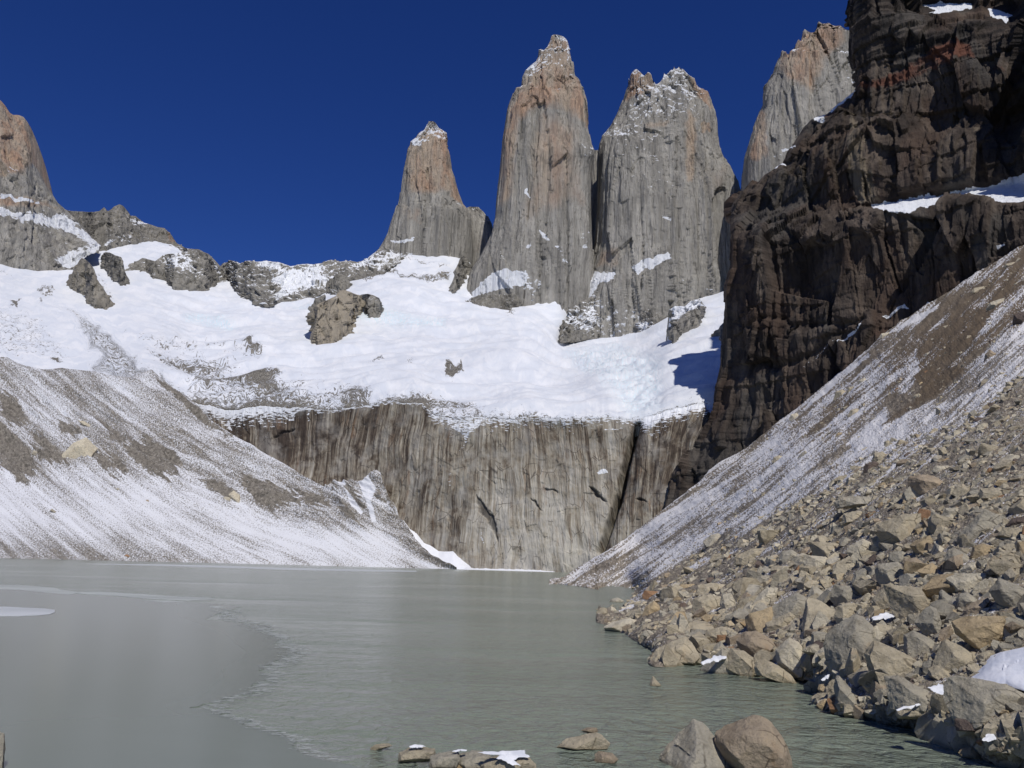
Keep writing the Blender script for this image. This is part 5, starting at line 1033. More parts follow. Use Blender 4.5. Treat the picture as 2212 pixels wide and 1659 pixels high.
H('8', [(1132, 398), (1165, 382), (1215, 380), (1225, 398), (1190, 408)], 'brown', 'smallest olive rock barely above water, behind the flat awash rock', wet=True, front=0.8)
H('8', [(95, 480), (130, 462), (225, 460), (230, 476), (100, 491)], 'tan', 'thin pale rock slab barely above the water beside the ice edge', wet=True, front=0.7)
H('8', [(235, 540), (240, 500), (290, 480), (330, 478), (420, 490), (420, 520), (390, 542)], 'tan', 'tan shore rock with a small snow cap, next to the thin pale slab', wet=True, front=0.9, z=0.05)
H('8', [(390, 575), (392, 520), (440, 506), (530, 500), (545, 540), (520, 580)], 'grey', 'grey shore rock with a broken top in the row at the bottom edge', wet=True, front=0.9, z=0.0)
H('8', [(520, 560), (535, 515), (600, 497), (680, 505), (700, 540), (690, 600), (560, 600)], 'grey', 'blocky grey shore rock half buried by the lying snow at the bottom edge', wet=True, front=0.9, z=-0.1)
H('8', [(410, 590), (450, 565), (520, 540), (560, 550), (592, 580), (590, 620), (420, 620)], 'ochre', 'orange shore rock in front of the grey broken one at the bottom edge', wet=True, front=0.8, z=-0.2)
H('8', [(640, 560), (700, 530), (790, 520), (880, 530), (915, 560), (925, 620), (660, 620)], 'tan', 'wide tan shore rock carrying a snow cap at the bottom edge', wet=True, front=0.8, z=-0.1)
H('8', [(1472, 172), (1486, 130), (1491, 131), (1532, 168), (1512, 177)], 'tan', 'tiny pointed stone standing alone in the calm shallow water', wet=True, front=0.8, name='pointed_stone', cat='stone')
H('V', [(-30, 1580), (-5, 1577), (6, 1590), (9, 1625), (4, 1660), (-30, 1665)], 'grey', 'sliver of a grey rock at the left edge of the photo', wet=True, front=0.8)
# along the shore, lower right
H('7', [(915, 262), (1000, 240), (1080, 195), (1170, 195), (1245, 310), (1235, 410), (1120, 490), (1040, 500), (960, 400)], 'tan', 'big tilted boulder with a dark pitted left side above a snow pocket', left=1.5, seed=3)
H('7', [(930, 165), (960, 175), (1005, 240), (980, 330), (945, 405), (840, 395), (800, 310), (850, 240)], 'tan', 'upright tan slab leaning on the big dark sided tilted boulder', left=0.4)
H('7', [(1445, 490), (1560, 455), (1780, 425), (1920, 393), (1952, 450), (1940, 540), (1890, 660), (1850, 752), (1780, 755), (1490, 612)], 'ochre', 'large yellow ochre boulder with a flat face, just above the big snow drift', left=0.3, front=0.6, seed=7)
H('7', [(640, 420), (720, 430), (790, 500), (830, 640), (770, 760), (740, 880), (600, 900), (450, 830), (410, 690), (440, 600), (510, 520)], 'grey', 'tallest grey boulder by the waterline, with an overhung dark base', left=0.9, front=0.9, seed=4)
H('7', [(820, 655), (960, 690), (1060, 740), (1130, 830), (1220, 870), (1262, 950), (1200, 990), (830, 985), (770, 860), (745, 770)], 'tan', 'long slanting tan boulder against the tallest grey one', left=0.3, front=0.6)
H('7', [(120, 610), (200, 640), (275, 740), (240, 880), (150, 900), (30, 830), (15, 720)], 'pale', 'smooth pale upright slab at the waterline beside a low flat one', left=0.5)
H('5', [(1590, 1500), (1610, 1440), (1700, 1430), (1800, 1460), (1900, 1530), (1962, 1580), (1850, 1600), (1610, 1565)], 'tan', 'low flat tan slab lying at the waterline next to the pale upright slab', left=0.5, wet=True, z=0.05)
H('7', [(1130, 560), (1250, 600), (1345, 680), (1330, 740), (1270, 768), (1160, 718), (1065, 715), (1060, 600)], 'grey', 'mauve grey lozenge shaped boulder above the long slanting tan one', left=0.6)
H('7', [(1210, 390), (1260, 350), (1310, 370), (1372, 560), (1370, 655), (1270, 610), (1140, 500)], 'grey', 'grey boulder split by an upright ridge, left of the large yellow ochre one', left=1.2)
H('7', [(1365, 660), (1400, 643), (1470, 655), (1660, 770), (1655, 815), (1560, 895), (1500, 895), (1420, 820), (1330, 765)], 'tan', 'tan boulder with a smooth rounded top under the large yellow ochre one', left=0.9)
H('7', [(1250, 870), (1300, 840), (1360, 825), (1420, 870), (1442, 940), (1340, 958), (1255, 925)], 'tan', 'small rounded tan boulder beside the tip of the snow drift', left=0.5)
H('7', [(905, 955), (1010, 932), (1200, 1010), (1390, 1090), (1392, 1155), (1300, 1185), (960, 1180), (930, 1090)], 'grey', 'wedge shaped grey boulder with a sheer black left end', left=1.3, front=0.8)
H('7', [(1375, 1040), (1390, 980), (1480, 955), (1860, 958), (2060, 1060), (2060, 1220), (1930, 1230), (1810, 1290), (1700, 1245), (1460, 1240), (1400, 1150)], 'grey', 'huge mottled boulder below the snow drift at the edge of the photo', left=0.9, front=0.6)
H('7', [(440, 990), (470, 968), (620, 958), (800, 948), (850, 1020), (880, 1090), (820, 1118), (620, 1080), (440, 1045)], 'tan', 'flat topped slab overhanging the water with a dark undercut', left=0.5, wet=True, z=0.3)
H('7', [(300, 1110), (350, 1062), (470, 1050), (520, 1090), (522, 1135), (320, 1138)], 'tan', 'smooth humped rock in the water below the flat topped slab', wet=True)
H('7', [(340, 1160), (375, 1120), (410, 1098), (440, 1140), (445, 1180), (360, 1180)], 'ochre', 'little crumbly ochre rock in front of the smooth humped one', wet=True)
H('7', [(665, 1200), (690, 1150), (740, 1128), (850, 1145), (900, 1210), (850, 1232), (680, 1225)], 'tan', 'low tan rock at the waterline with an orange stained end', wet=True, z=0.05)
H('7', [(1000, 1245), (1010, 1200), (1070, 1165), (1300, 1125), (1380, 1180), (1395, 1215), (1210, 1245), (1030, 1270)], 'tan', 'rock crossed by a long white strip of snow', left=0.4)
H('7', [(1105, 1265), (1160, 1255), (1350, 1285), (1362, 1320), (1300, 1350), (1130, 1340)], 'ochre', 'long low ochre rock at the waterline under the snow strip', wet=True, z=0.05)
H('7', [(1475, 1295), (1620, 1235), (1820, 1300), (1720, 1345), (1490, 1370)], 'dark', 'dark angular slab with a pale top under the huge mottled boulder', left=0.9)
H('7', [(1365, 1330), (1400, 1300), (1445, 1300), (1476, 1330), (1468, 1400), (1375, 1412)], 'tan', 'cube like tan rock at the waterline beside the dark angular slab', wet=True, z=0.05)
H('7', [(1380, 1420), (1430, 1375), (1490, 1370), (1522, 1420), (1490, 1450), (1410, 1450)], 'tan', 'wet rounded rock in the shallows below the cube like one', wet=True)
H('7', [(1580, 1400), (1600, 1340), (1660, 1340), (1685, 1380), (1670, 1500), (1600, 1500)], 'grey', 'upright grey block topped with snow near the bottom corner', left=0.9)
H('7', [(1640, 1540), (1690, 1452), (1840, 1440), (2060, 1390), (2060, 1640), (1850, 1640), (1680, 1570)], 'tan', 'large block in the bottom corner with a black left face and snow above', left=1.5, front=0.9)
H('7', [(1500, 1555), (1520, 1515), (1600, 1488), (1640, 1530), (1685, 1570), (1520, 1580)], 'ochre', 'pale ochre rock in the shallows against the large corner block', wet=True)
H('7', [(1830, 1300), (1880, 1250), (1990, 1190), (2050, 1190), (2050, 1330), (1890, 1355)], 'pale', 'pale smooth boulder at the edge of the photo above the corner block', left=0.4)
H('7', [(1755, 250), (1830, 140), (1950, 170), (2060, 230), (2060, 420), (1960, 420), (1800, 330)], 'grey', 'big smooth grey boulder at the edge of the photo above the large yellow ochre one', left=0.8)
H('7', [(1405, 150), (1490, 98), (1700, 72), (1745, 130), (1690, 205), (1480, 238)], 'pale', 'broad pale flat slab uphill of the ribbed dark rock', left=0.3)
H('7', [(1475, 300), (1500, 260), (1560, 238), (1630, 290), (1612, 385), (1500, 392)], 'grey', 'rounded grey boulder beside the ribbed dark rock', left=0.5)
H('7', [(1540, 400), (1600, 330), (1715, 265), (1735, 305), (1640, 440), (1560, 440)], 'brown', 'brown rock with slanting ribs beside the big smooth grey boulder', left=0.7)
H('7', [(1330, 335), (1340, 250), (1360, 222), (1450, 290), (1465, 395), (1400, 420)], 'grey', 'blue grey upright slab behind the big tilted boulder', left=0.5)
H('7', [(1225, 240), (1245, 165), (1300, 150), (1350, 190), (1340, 280), (1290, 300)], 'grey', 'blocky grey stone above the blue grey upright slab', left=0.7)
H('7', [(820, 60), (850, 20), (1000, -10), (1062, 90), (1000, 120), (930, 180), (880, 205), (830, 130)], 'grey', 'dark grey square faced boulder high above the tilted one', left=0.9)
H('7', [(1040, 20), (1060, -20), (1150, -40), (1280, 60), (1252, 100), (1120, 105)], 'brown', 'brown slab resting on the dark grey square faced boulder', left=0.9)
H('7', [(1500, 75), (1560, 10), (1620, 0), (1690, 60), (1660, 90), (1520, 95)], 'pale', 'bright pale rock above the broad pale flat slab', left=0.4)
H('7', [(625, 165), (660, 80), (710, 48), (805, 42), (812, 100), (765, 168)], 'grey', 'leaning grey slab left of the dark grey square faced boulder', left=0.4)
H('7', [(455, 300), (490, 192), (640, 188), (700, 220), (772, 262), (725, 330), (500, 345)], 'grey', 'grey boulder with a shaded left corner, uphill of the tallest one', left=1.2)
H('7', [(490, 450), (510, 360), (600, 322), (655, 325), (660, 420), (590, 500), (520, 510)], 'tan', 'blocky tan rock leaning on the tallest grey boulder', left=0.8)
H('7', [(795, 560), (800, 470), (860, 455), (905, 490), (932, 590), (880, 608), (810, 600)], 'grey', 'two toned stone in the snow pocket below the big tilted boulder', left=1.4)
H('5', [(1640, 1100), (1760, 950), (1960, 815), (2080, 880), (2150, 935), (2150, 985), (1960, 1000), (1700, 1130)], 'grey', 'long ridge backed boulder with its shaded side to the lake', left=1.0, front=0.8)
H('5', [(1680, 1150), (1690, 1100), (1800, 1040), (1900, 985), (1948, 1020), (1905, 1115), (1720, 1180)], 'tan', 'tan block lodged under the long ridge backed boulder', left=0.5)
H('5', [(1950, 1110), (1970, 1060), (2120, 1040), (2152, 1070), (2140, 1140), (1990, 1150)], 'tan', 'brick shaped tan rock right of the block under the ridge backed boulder', left=0.5)
H('5', [(1420, 1250), (1500, 1180), (1600, 1158), (1740, 1220), (1778, 1300), (1690, 1405), (1590, 1415), (1450, 1320)], 'brown', 'rounded brown boulder with a rough face above the waterline slabs', left=0.6, front=0.9)
H('5', [(1340, 1500), (1350, 1400), (1380, 1320), (1500, 1340), (1632, 1430), (1590, 1540), (1500, 1560)], 'tan', 'large tan boulder at the waterline with a dark split on its left', left=0.9)
H('5', [(655, 1410), (720, 1330), (850, 1260), (980, 1213), (1060, 1270), (1122, 1370), (1060, 1445), (700, 1450)], 'tan', 'broad brown sided boulder jutting into the lake', left=0.5, wet=True, z=0.02, front=0.7)
H('5', [(520, 1220), (600, 1110), (720, 1075), (850, 1055), (877, 1120), (862, 1195), (720, 1250)], 'tan', 'sloping striped boulder at the waterline near the point', left=0.5, wet=True, z=0.02, front=0.7)
H('5', [(588, 840), (620, 805), (770, 808), (772, 850), (670, 893), (600, 875)], 'rust', 'bright rust orange block near the point of the shore', left=0.7)
H('5', [(585, 1040), (620, 950), (700, 888), (745, 930), (757, 990), (700, 1055)], 'ochre', 'golden ochre block below the bright rust orange one', left=0.6)
H('5', [(1282, 930), (1300, 845), (1380, 820), (1442, 940), (1405, 1005), (1320, 1005)], 'pale', 'pale square faced slab standing on edge uphill of the brown boulder', left=0.7)
H('5', [(1568, 930), (1630, 830), (1700, 770), (1790, 773), (1775, 885), (1680, 975), (1600, 960)], 'pale', 'pale leaning boulder uphill of the long ridge backed one', left=0.6)
H('5', [(1030, 1000), (1050, 880), (1180, 840), (1290, 850), (1280, 940), (1130, 1040)], 'tan', 'wide tan boulder with a sloped top left of the pale square faced slab', left=0.9)
H('5', [(1060, 840), (1090, 760), (1200, 735), (1330, 740), (1320, 790), (1200, 850)], 'tan', 'broad tan slab uphill of the wide tan boulder with a sloped top', left=0.5)
H('6', [(272, 1560), (280, 1485), (640, 1480), (655, 1560), (560, 1625), (420, 1605), (290, 1590)], 'tan', 'long rectangular tan boulder with a black hollow at its left end', left=1.3)
H('5', [(1410, 560), (1420, 510), (1560, 430), (1700, 418), (1720, 440), (1600, 500), (1470, 570)], 'tan', 'flat tan slab casting a deep shadow above the scree edge', left=1.0)
H('5', [(1132, 375), (1200, 310), (1280, 288), (1312, 340), (1230, 402), (1160, 420)], 'grey', 'grey slab alone on the snowy edge of the scree', left=0.3)
H('5', [(1810, 520), (1830, 460), (1920, 438), (1975, 470), (1970, 540), (1850, 555)], 'grey', 'rounded dark grey boulder among small stones in mid slope', left=0.9)
H('6', [(262, 1670), (275, 1600), (455, 1605), (520, 1690), (450, 1740), (290, 1750)], 'pale', 'pale boulder just below the long rectangular tan one', left=1.2)
H('5', [(1148, 1240), (1165, 1160), (1300, 1120), (1400, 1130), (1420, 1200), (1280, 1285), (1190, 1270)], 'tan', 'tan boulder with a shaded split end beside the brown boulder', left=1.1)
H('5', [(1255, 1250), (1258, 1198), (1330, 1195), (1400, 1225), (1410, 1255), (1320, 1262)], 'rust', 'small rust brown stone wedged beside the rounded brown boulder', left=0.6)
H('5', [(1212, 1360), (1230, 1300), (1290, 1250), (1342, 1310), (1290, 1368)], 'grey', 'small dark grey wedge between the waterline boulders', left=1.0)
H('5', [(1112, 1050), (1150, 1015), (1290, 1008), (1308, 1050), (1230, 1085), (1150, 1080)], 'ochre', 'thin ochre slab beneath the wide tan boulder with a sloped top', left=0.5)
H('5', [(1035, 1150), (1050, 1110), (1160, 1082), (1192, 1120), (1140, 1175), (1060, 1175)], 'tan', 'tan stone below the thin ochre slab', left=0.5)
H('5', [(375, 1120), (390, 1060), (490, 1038), (522, 1080), (480, 1145), (400, 1145)], 'tan', 'tan rock at the tip of the point, touching the water', left=0.6)
H('5', [(296, 920), (320, 878), (380, 862), (432, 890), (420, 940), (330, 950)], 'grey', 'outermost grey rock on the point with snow beside it', left=0.5)
H('5', [(905, 790), (940, 750), (1060, 738), (1080, 770), (980, 800)], 'ochre', 'flat ochre stone uphill of the bright rust orange block', left=0.5)
H('6', [(895, 1400), (930, 1330), (1100, 1240), (1290, 1205), (1285, 1300), (1240, 1440), (1180, 1535), (1000, 1490)], 'tan', 'great boulder with a hollowed tan face in mid slope', left=0.7, front=0.8)
H('6', [(860, 1440), (940, 1408), (1000, 1450), (1032, 1495), (1010, 1535), (900, 1540)], 'grey', 'dark rounded stone at the foot of the great hollowed boulder', left=0.8)
H('6', [(495, 1165), (620, 1080), (900, 1068), (1052, 1100), (960, 1145), (520, 1185)], 'grey', 'long thin grey slab at the top edge of the boulder field', left=0.6)
H('6', [(1195, 960), (1210, 910), (1290, 885), (1420, 890), (1555, 990), (1500, 1055), (1280, 1070), (1210, 1010)], 'brown', 'brown boulder with a shaded end high in the boulder field', left=1.1)
H('6', [(1615, 1460), (1700, 1350), (1800, 1245), (1860, 1350), (1932, 1412), (1780, 1490)], 'grey', 'pointed grey boulder like a shark fin', left=0.5)
H('6', [(1812, 1090), (1840, 1010), (2000, 1000), (2122, 1060), (2080, 1100), (1900, 1105)], 'tan', 'wide tan slab high in the boulder field, right of the brown shaded boulder', left=0.8)
H('6', [(648, 1580), (670, 1520), (780, 1448), (872, 1480), (862, 1560), (720, 1618)], 'pale', 'pale boulder left of the dark rounded stone', left=0.9)
H('6', [(605, 1300), (620, 1230), (740, 1198), (822, 1210), (815, 1290), (640, 1318)], 'tan', 'tan block with a level top below the long thin grey slab', left=0.5)
H('6', [(48, 1650), (70, 1580), (150, 1548), (216, 1580), (205, 1660), (100, 1680)], 'grey', 'rounded grey stone left of the long rectangular tan boulder', left=0.6)
H('6', [(876, 745), (890, 690), (960, 675), (985, 700), (960, 770), (900, 790)], 'tan', 'tan block perched at the edge where snow meets the boulders', left=0.4)
H('6', [(790, 850), (810, 790), (880, 762), (922, 775), (900, 830), (830, 870)], 'dark', 'dark brown stone at the snow edge below the perched tan block', left=0.8)
H('6', [(1398, 860), (1430, 805), (1540, 798), (1552, 840), (1470, 885)], 'pale', 'pale block with a rust stone touching it, high in the boulder field', left=0.6)
H('6', [(1885, 860), (1905, 825), (2000, 822), (2018, 850), (1990, 872)], 'rust', 'rust red brick shaped stone high in the boulder field', left=0.5)
H('6', [(1485, 1260), (1520, 1180), (1620, 1170), (1645, 1240), (1580, 1300)], 'pale', 'pale smooth stone between the hollowed boulder and the shark fin', left=0.5)
H('6', [(1995, 1430), (2040, 1355), (2240, 1350), (2260, 1410), (2140, 1455)], 'tan', 'tan slab at the edge of the photo right of the shark fin', left=0.8)
H('6', [(2060, 1330), (2120, 1270), (2260, 1230), (2270, 1330), (2150, 1350)], 'dark', 'dark mauve boulder at the edge of the photo above the tan slab', left=0.7)
H('6', [(1490, 1660), (1540, 1555), (1610, 1530), (1740, 1600), (1860, 1660), (1700, 1700)], 'grey', 'grey boulder with a ribbed sloping side below the shark fin', left=1.0)
H('6', [(1745, 1610), (1770, 1520), (1850, 1488), (1928, 1510), (1920, 1600), (1830, 1630)], 'ochre', 'chunky ochre boulder beside the ribbed grey one', left=0.7)
H('6', [(1015, 1640), (1030, 1575), (1130, 1555), (1212, 1590), (1190, 1670), (1060, 1670)], 'grey', 'squat grey block below the dark rounded stone', left=0.6)
H('6', [(2150, 1560), (2160, 1480), (2240, 1470), (2260, 1640), (2180, 1650)], 'ochre', 'ochre block at the edge of the photo beside the chunky one', left=0.6)
# single boulders on the snow streaked scree
H('6', [(528, 215), (545, 150), (600, 125), (645, 150), (600, 210), (550, 230)], 'tan', 'boulder with a shadowed front at the top of the snow streaks', left=1.4)
H('6', [(640, 155), (660, 110), (710, 98), (728, 130), (690, 165)], 'tan', 'smaller boulder leaning beside the shadowed one on the streaks', left=0.8)
H('6', [(738, 100), (750, 50), (800, 22), (828, 55), (790, 95)], 'pale', 'pale blocky boulder with a shaded hollow to its left', left=0.9)
H('6', [(1222, 215), (1245, 175), (1280, 162), (1314, 185), (1290, 212)], 'tan', 'lone tan boulder on the bare brown strip of scree', left=0.9)
H('6', [(648, 365), (680, 310), (740, 290), (772, 300), (730, 340), (670, 372)], 'tan', 'tan boulder in the middle of the snow streaks', left=0.8)
H('6', [(538, 550), (560, 515), (600, 503), (612, 530), (570, 560)], 'ochre', 'little orange tan stone alone among snow streaks', left=0.5)
H('6', [(135, 395), (150, 350), (200, 333), (225, 360), (200, 405), (160, 410)], 'pale', 'pale stone perched at the lower edge of the dark cliff', left=0.8)
H('6', [(-20, 780), (0, 730), (40, 708), (85, 720), (60, 770), (0, 800)], 'tan', 'long tan boulder on the snowy scree nearest the streaked cliff', left=0.9)
H('6', [(972, 640), (980, 590), (1010, 575), (1035, 600), (1000, 640)], 'tan', 'upright stone in a chain at the edge of the boulder field', left=0.6)
H('R', [(1880, 655), (1905, 615), (1980, 592), (1975, 650), (1940, 668)], 'pale', 'pale tan boulder with a long shadow high on the scree', left=0.5)
H('R', [(1785, 555), (1805, 530), (1860, 522), (1868, 540), (1820, 565)], 'tan', 'flat tan boulder high on the scree below the cliff foot', left=0.7)
H('R', [(1988, 405), (2000, 382), (2045, 375), (2060, 390), (2030, 412)], 'tan', 'small tan boulder at the top of the scree under the snow patch', left=0.7)
H('R', [(1232, 830), (1245, 805), (1290, 798), (1302, 815), (1285, 838)], 'pale', 'pale boulder at the foot of the dark cliff above a black hollow', left=0.6)
H('R', [(1865, 975), (1875, 930), (1900, 900), (1935, 930), (1905, 968)], 'brown', 'brownish pointed boulder on the scree above the boulder field', left=0.6)
H('R', [(2040, 755), (2050, 690), (2100, 670), (2140, 690), (2140, 755), (2080, 770)], 'dark', 'dark boulder at the edge of the photo high on the scree', left=0.6)
# on the far moraine
def moraine_boulder(*a, **k): k['Y'] = float(mor_Y(np.array(k.pop('mx')), np.array(k.pop('my')))); return hero(*a, **k)
moraine_boulder('n', [(555, 190), (600, 140), (690, 100), (720, 130), (775, 190), (740, 270), (700, 292), (640, 230)], 'pale', 'huge pale boulder lodged among dark debris on the far moraine', mx=180, my=985, left=0.5)
moraine_boulder('n', [(1838, 560), (1880, 525), (1925, 560), (1950, 640), (1925, 668), (1860, 600)], 'pale', 'tall yellowish boulder standing halfway down the far moraine', mx=508, my=1085, left=0.5)
moraine_boulder('n', [(1780, 600), (1810, 575), (1850, 585), (1860, 620), (1800, 640)], 'grey', 'grey boulder touching the tall yellowish one on the far moraine', mx=488, my=1082, left=0.6)
moraine_boulder('n', [(930, 515), (950, 503), (1000, 540), (998, 570), (975, 560)], 'grey', 'lone grey boulder on the clean snow of the far moraine', mx=260, my=1062, left=0.6)
moraine_boulder('n', [(1345, 505), (1375, 490), (1392, 520), (1380, 545), (1355, 530)], 'grey', 'small tilted boulder at the tip of a dark debris tongue on the far moraine', mx=367, my=1057, left=0.6)
moraine_boulder('n', [(1165, 605), (1190, 600), (1205, 620), (1190, 630)], 'brown', 'small brown boulder right of the lone grey one on the far moraine', mx=318, my=1083, left=0.6)
moraine_boulder('n', [(1000, 1050), (1020, 1040), (1045, 1058), (1025, 1068)], 'rust', 'little rusty boulder at the far shoreline', mx=275, my=1203, left=0.5)
moraine_boulder('n', [(630, -40), (680, -30), (735, 10), (720, 25), (660, 0)], 'pale', 'pale slab lying upslope of the huge pale boulder on the far moraine', mx=183, my=925, left=0.5)
moraine_boulder('n', [(255, 235), (270, 200), (300, 215), (300, 248)], 'grey', 'grey block beside a brown debris tongue near the photo edge on the far moraine', mx=75, my=985, left=0.5)
moraine_boulder('n', [(400, 685), (420, 672), (450, 700), (430, 708)], 'grey', 'dark flat boulder on the speckled lower part of the far moraine', mx=114, my=1106, left=0.5)

# ------------------------------------------------------------------ the rest of the boulder field: the largest singly, the small stones as one mass
frng = np.random.RandomState(91)
PROTO = []
for k in range(26):
    el = frng.uniform(0.55, 1.0, 3); el[2] = frng.uniform(0.42, 0.72)
    bm = polytope(rand_block(frng, frng.randint(8, 13), (0.55, 0.95)), 2.2)
    big = finish(bm.copy(), 0.05, 3, 0.06, 700 + k); small = finish(bm, 0.0, 0, 0.0, 0)
    PROTO.append((big[0] * el, big[1], small[0] * el, small[1]))
def ground_frame(px, py):
    e = 1.5
    a, b, c = P(px, py, scree_Y(px, py)), P(px + e, py, scree_Y(px + e, py)), P(px, py - e, scree_Y(px, py - e))
    n = np.cross(b - a, c - a); n /= np.linalg.norm(n, axis=-1, keepdims=True); n *= np.sign(n[..., 2:3])
    return a, n
def rots(n, rng, tilt):
    m = len(n); z = n + rng.normal(size=(m, 3)) * tilt; z /= np.linalg.norm(z, axis=1)[:, None]
    x = rng.normal(size=(m, 3)); x -= (x * z).sum(1)[:, None] * z; x /= np.linalg.norm(x, axis=1)[:, None]
    return np.stack([x, np.cross(z, x), z], -1)
# candidate stones, spread over the field in the picture so that near and far are equally covered
def candidates(m, seed):
    r = np.random.RandomState(seed)
    x = r.uniform(1285, 2640, m); y = r.uniform(620, 1790, m)
    f = field(x); ok = (y > f - 8) & (y < shore_r(x) - 1)
    return x[ok], y[ok], r
cx_, cy_, r_ = candidates(30000, 5)
Yc_ = scree_Y(cx_, cy_)
size = np.exp(r_.normal(math.log(0.185), 0.55, len(cx_))); size = np.clip(size, 0.06, 1.0) * np.clip(Yc_ / 40.0, 0.8, 1.12) * np.interp(cy_, [800, 1000, 1180, 1350, 1550], [0.5, 0.66, 0.95, 1.3, 1.35])
pxs = size / Yc_ * FPX * 1.6
keep = pxs > 3.0; cx_, cy_, Yc_, size, pxs = cx_[keep], cy_[keep], Yc_[keep], size[keep], pxs[keep]
hx = np.array([[b['x'], b['y'], b['w'], b['h']] for b in BOULDERS])
inside = np.zeros(len(cx_), bool)
for x, y, w, h in hx: inside |= (np.abs(cx_ - x) < 0.46 * w) & (cy_ - y < 0.42 * h) & (y - cy_ < 0.52 * h)
drift = cv('7', [(1440, 905), (1560, 895), (1700, 790), (1850, 720), (2300, 600), (2300, 1100), (1870, 960), (1500, 955)])
inside |= sd_poly(cx_, cy_, drift) > -26
cx_, cy_, Yc_, size, pxs = (a[~inside] for a in (cx_, cy_, Yc_, size, pxs))
order = np.argsort(-pxs)
# singles: the largest that stand apart from each other and inside the frame
single, taken = [], []
want = 300 - len(BOULDERS)
for i in order:
    if len(single) >= want: break
    if cx_[i] > 2195 or cy_[i] > 1640: continue
    if any((cx_[i] - a) ** 2 + (cy_[i] - b) ** 2 < (0.42 * (s + pxs[i])) ** 2 for a, b, s in taken): continue
    single.append(i); taken.append((cx_[i], cy_[i], pxs[i]))
names = list(TONES); probs = np.array([0.44, 0.26, 0.18, 0.06, 0.03, 0.008, 0.022])
BIG = {}
pos, nrm = ground_frame(cx_, cy_); ROT = rots(nrm, np.random.RandomState(17), 0.45)
tone_i = np.random.RandomState(23).choice(len(names), len(cx_), p=probs); proto_i = np.random.RandomState(29).randint(len(PROTO), size=len(cx_)); var = np.random.RandomState(31).uniform(0.82, 1.15, len(cx_))
for i in single:
    k = int(proto_i[i])
    if k not in BIG:
        BIG[k] = mesh('boulder', PROTO[k][0], PROTO[k][1], M_boulder); BIG[k].set_sharp_from_angle(angle=math.radians(28))
    o = obj('boulder', BIG[k]); R = ROT[i]
    o.matrix_world = Matrix([[*(R[j] * size[i]), pos[i][j] + nrm[i][j] * size[i] * 0.22] for j in range(3)] + [[0, 0, 0, 1]])
    o.color = (*(np.array(TONES[names[tone_i[i]]]) * var[i]), 1)
    ext_ = PROTO[k][0].max(0) - PROTO[k][0].min(0)
    shape = 'flat slab' if ext_[2] < 0.5 * max(ext_[:2]) else 'long block' if min(ext_[:2]) < 0.66 * max(ext_[:2]) else 'chunky block'
    BOULDERS.append(dict(o=o, x=cx_[i], y=cy_[i], w=pxs[i], h=pxs[i], tone=names[tone_i[i]], shape=shape, px=pxs[i], named=False))
rest = np.setdiff1d(np.arange(len(cx_)), single)
# and a finer grade of stones filling the gaps and the upper slope
sx, sy, r2 = candidates(60000, 6)
sY = scree_Y(sx, sy); ssz = np.clip(np.exp(r2.normal(math.log(0.10), 0.45, len(sx))), 0.03, 0.3) * np.clip(sY / 40.0, 0.8, 2.0)
# scattered stones on the streaked scree
m = 30000; r3 = np.random.RandomState(8); ux = r3.uniform(1210, 2640, m); uy = r3.uniform(300, 1270, m)
ok = (uy > scree_top(ux) + 3) & (uy < field(ux)) & (uy < shore_r(ux) - 1); ux, uy = ux[ok], uy[ok]
uY = scree_Y(ux, uy); usz = np.exp(r3.normal(math.log(0.95), 0.55, len(ux))) * (1 + 1.1 * smooth(ux - 1.15 * (900 - uy), 1650, 1900) + 1.6 * (r3.uniform(size=len(ux)) > 0.985)) * uY / FPX
ax, ay = np.r_[cx_[rest], sx, ux], np.r_[cy_[rest], sy, uy]
asz = np.r_[size[rest], ssz, usz]
ap, an = ground_frame(ax, ay); aR = rots(an, np.random.RandomState(37), 0.5)
apr = np.random.RandomState(41).randint(len(PROTO), size=len(ax)); ato = np.random.RandomState(43).choice(len(names), len(ax), p=probs); av = np.random.RandomState(47).uniform(0.82, 1.18, len(ax))
vs, fs, cols, off = [], [], [], 0
T = np.array([TONES[n] for n in names])
for k in range(len(PROTO)):
    idx = np.where(apr == k)[0]; pv, pf = PROTO[k][2], PROTO[k][3]
    w = np.einsum('nij,vj->nvi', aR[idx], pv) * asz[idx][:, None, None] + (ap[idx] + an[idx] * asz[idx][:, None] * 0.12)[:, None, :]
    vs.append(w.reshape(-1, 3)); fs.append((pf[None] + (np.arange(len(idx)) * len(pv))[:, None, None]).reshape(-1, 3) + off); off += w.shape[0] * w.shape[1]
    cols.append(np.repeat(T[ato[idx]] * av[idx][:, None], len(pv), 0))
vs, fs, cols = np.concatenate(vs), np.concatenate(fs), np.concatenate(cols)
me = mesh('rubble', vs, fs, M_rubble, smooth_shade=False)
at = me.attributes.new('tone', 'FLOAT_COLOR', 'POINT'); at.data.foreach_set('color', np.c_[cols, np.ones(len(cols))].astype(np.float32).ravel())
obj('rubble', me, 'countless small tan and grey stones filling the slope between the boulders', 'rubble', kind='stuff')
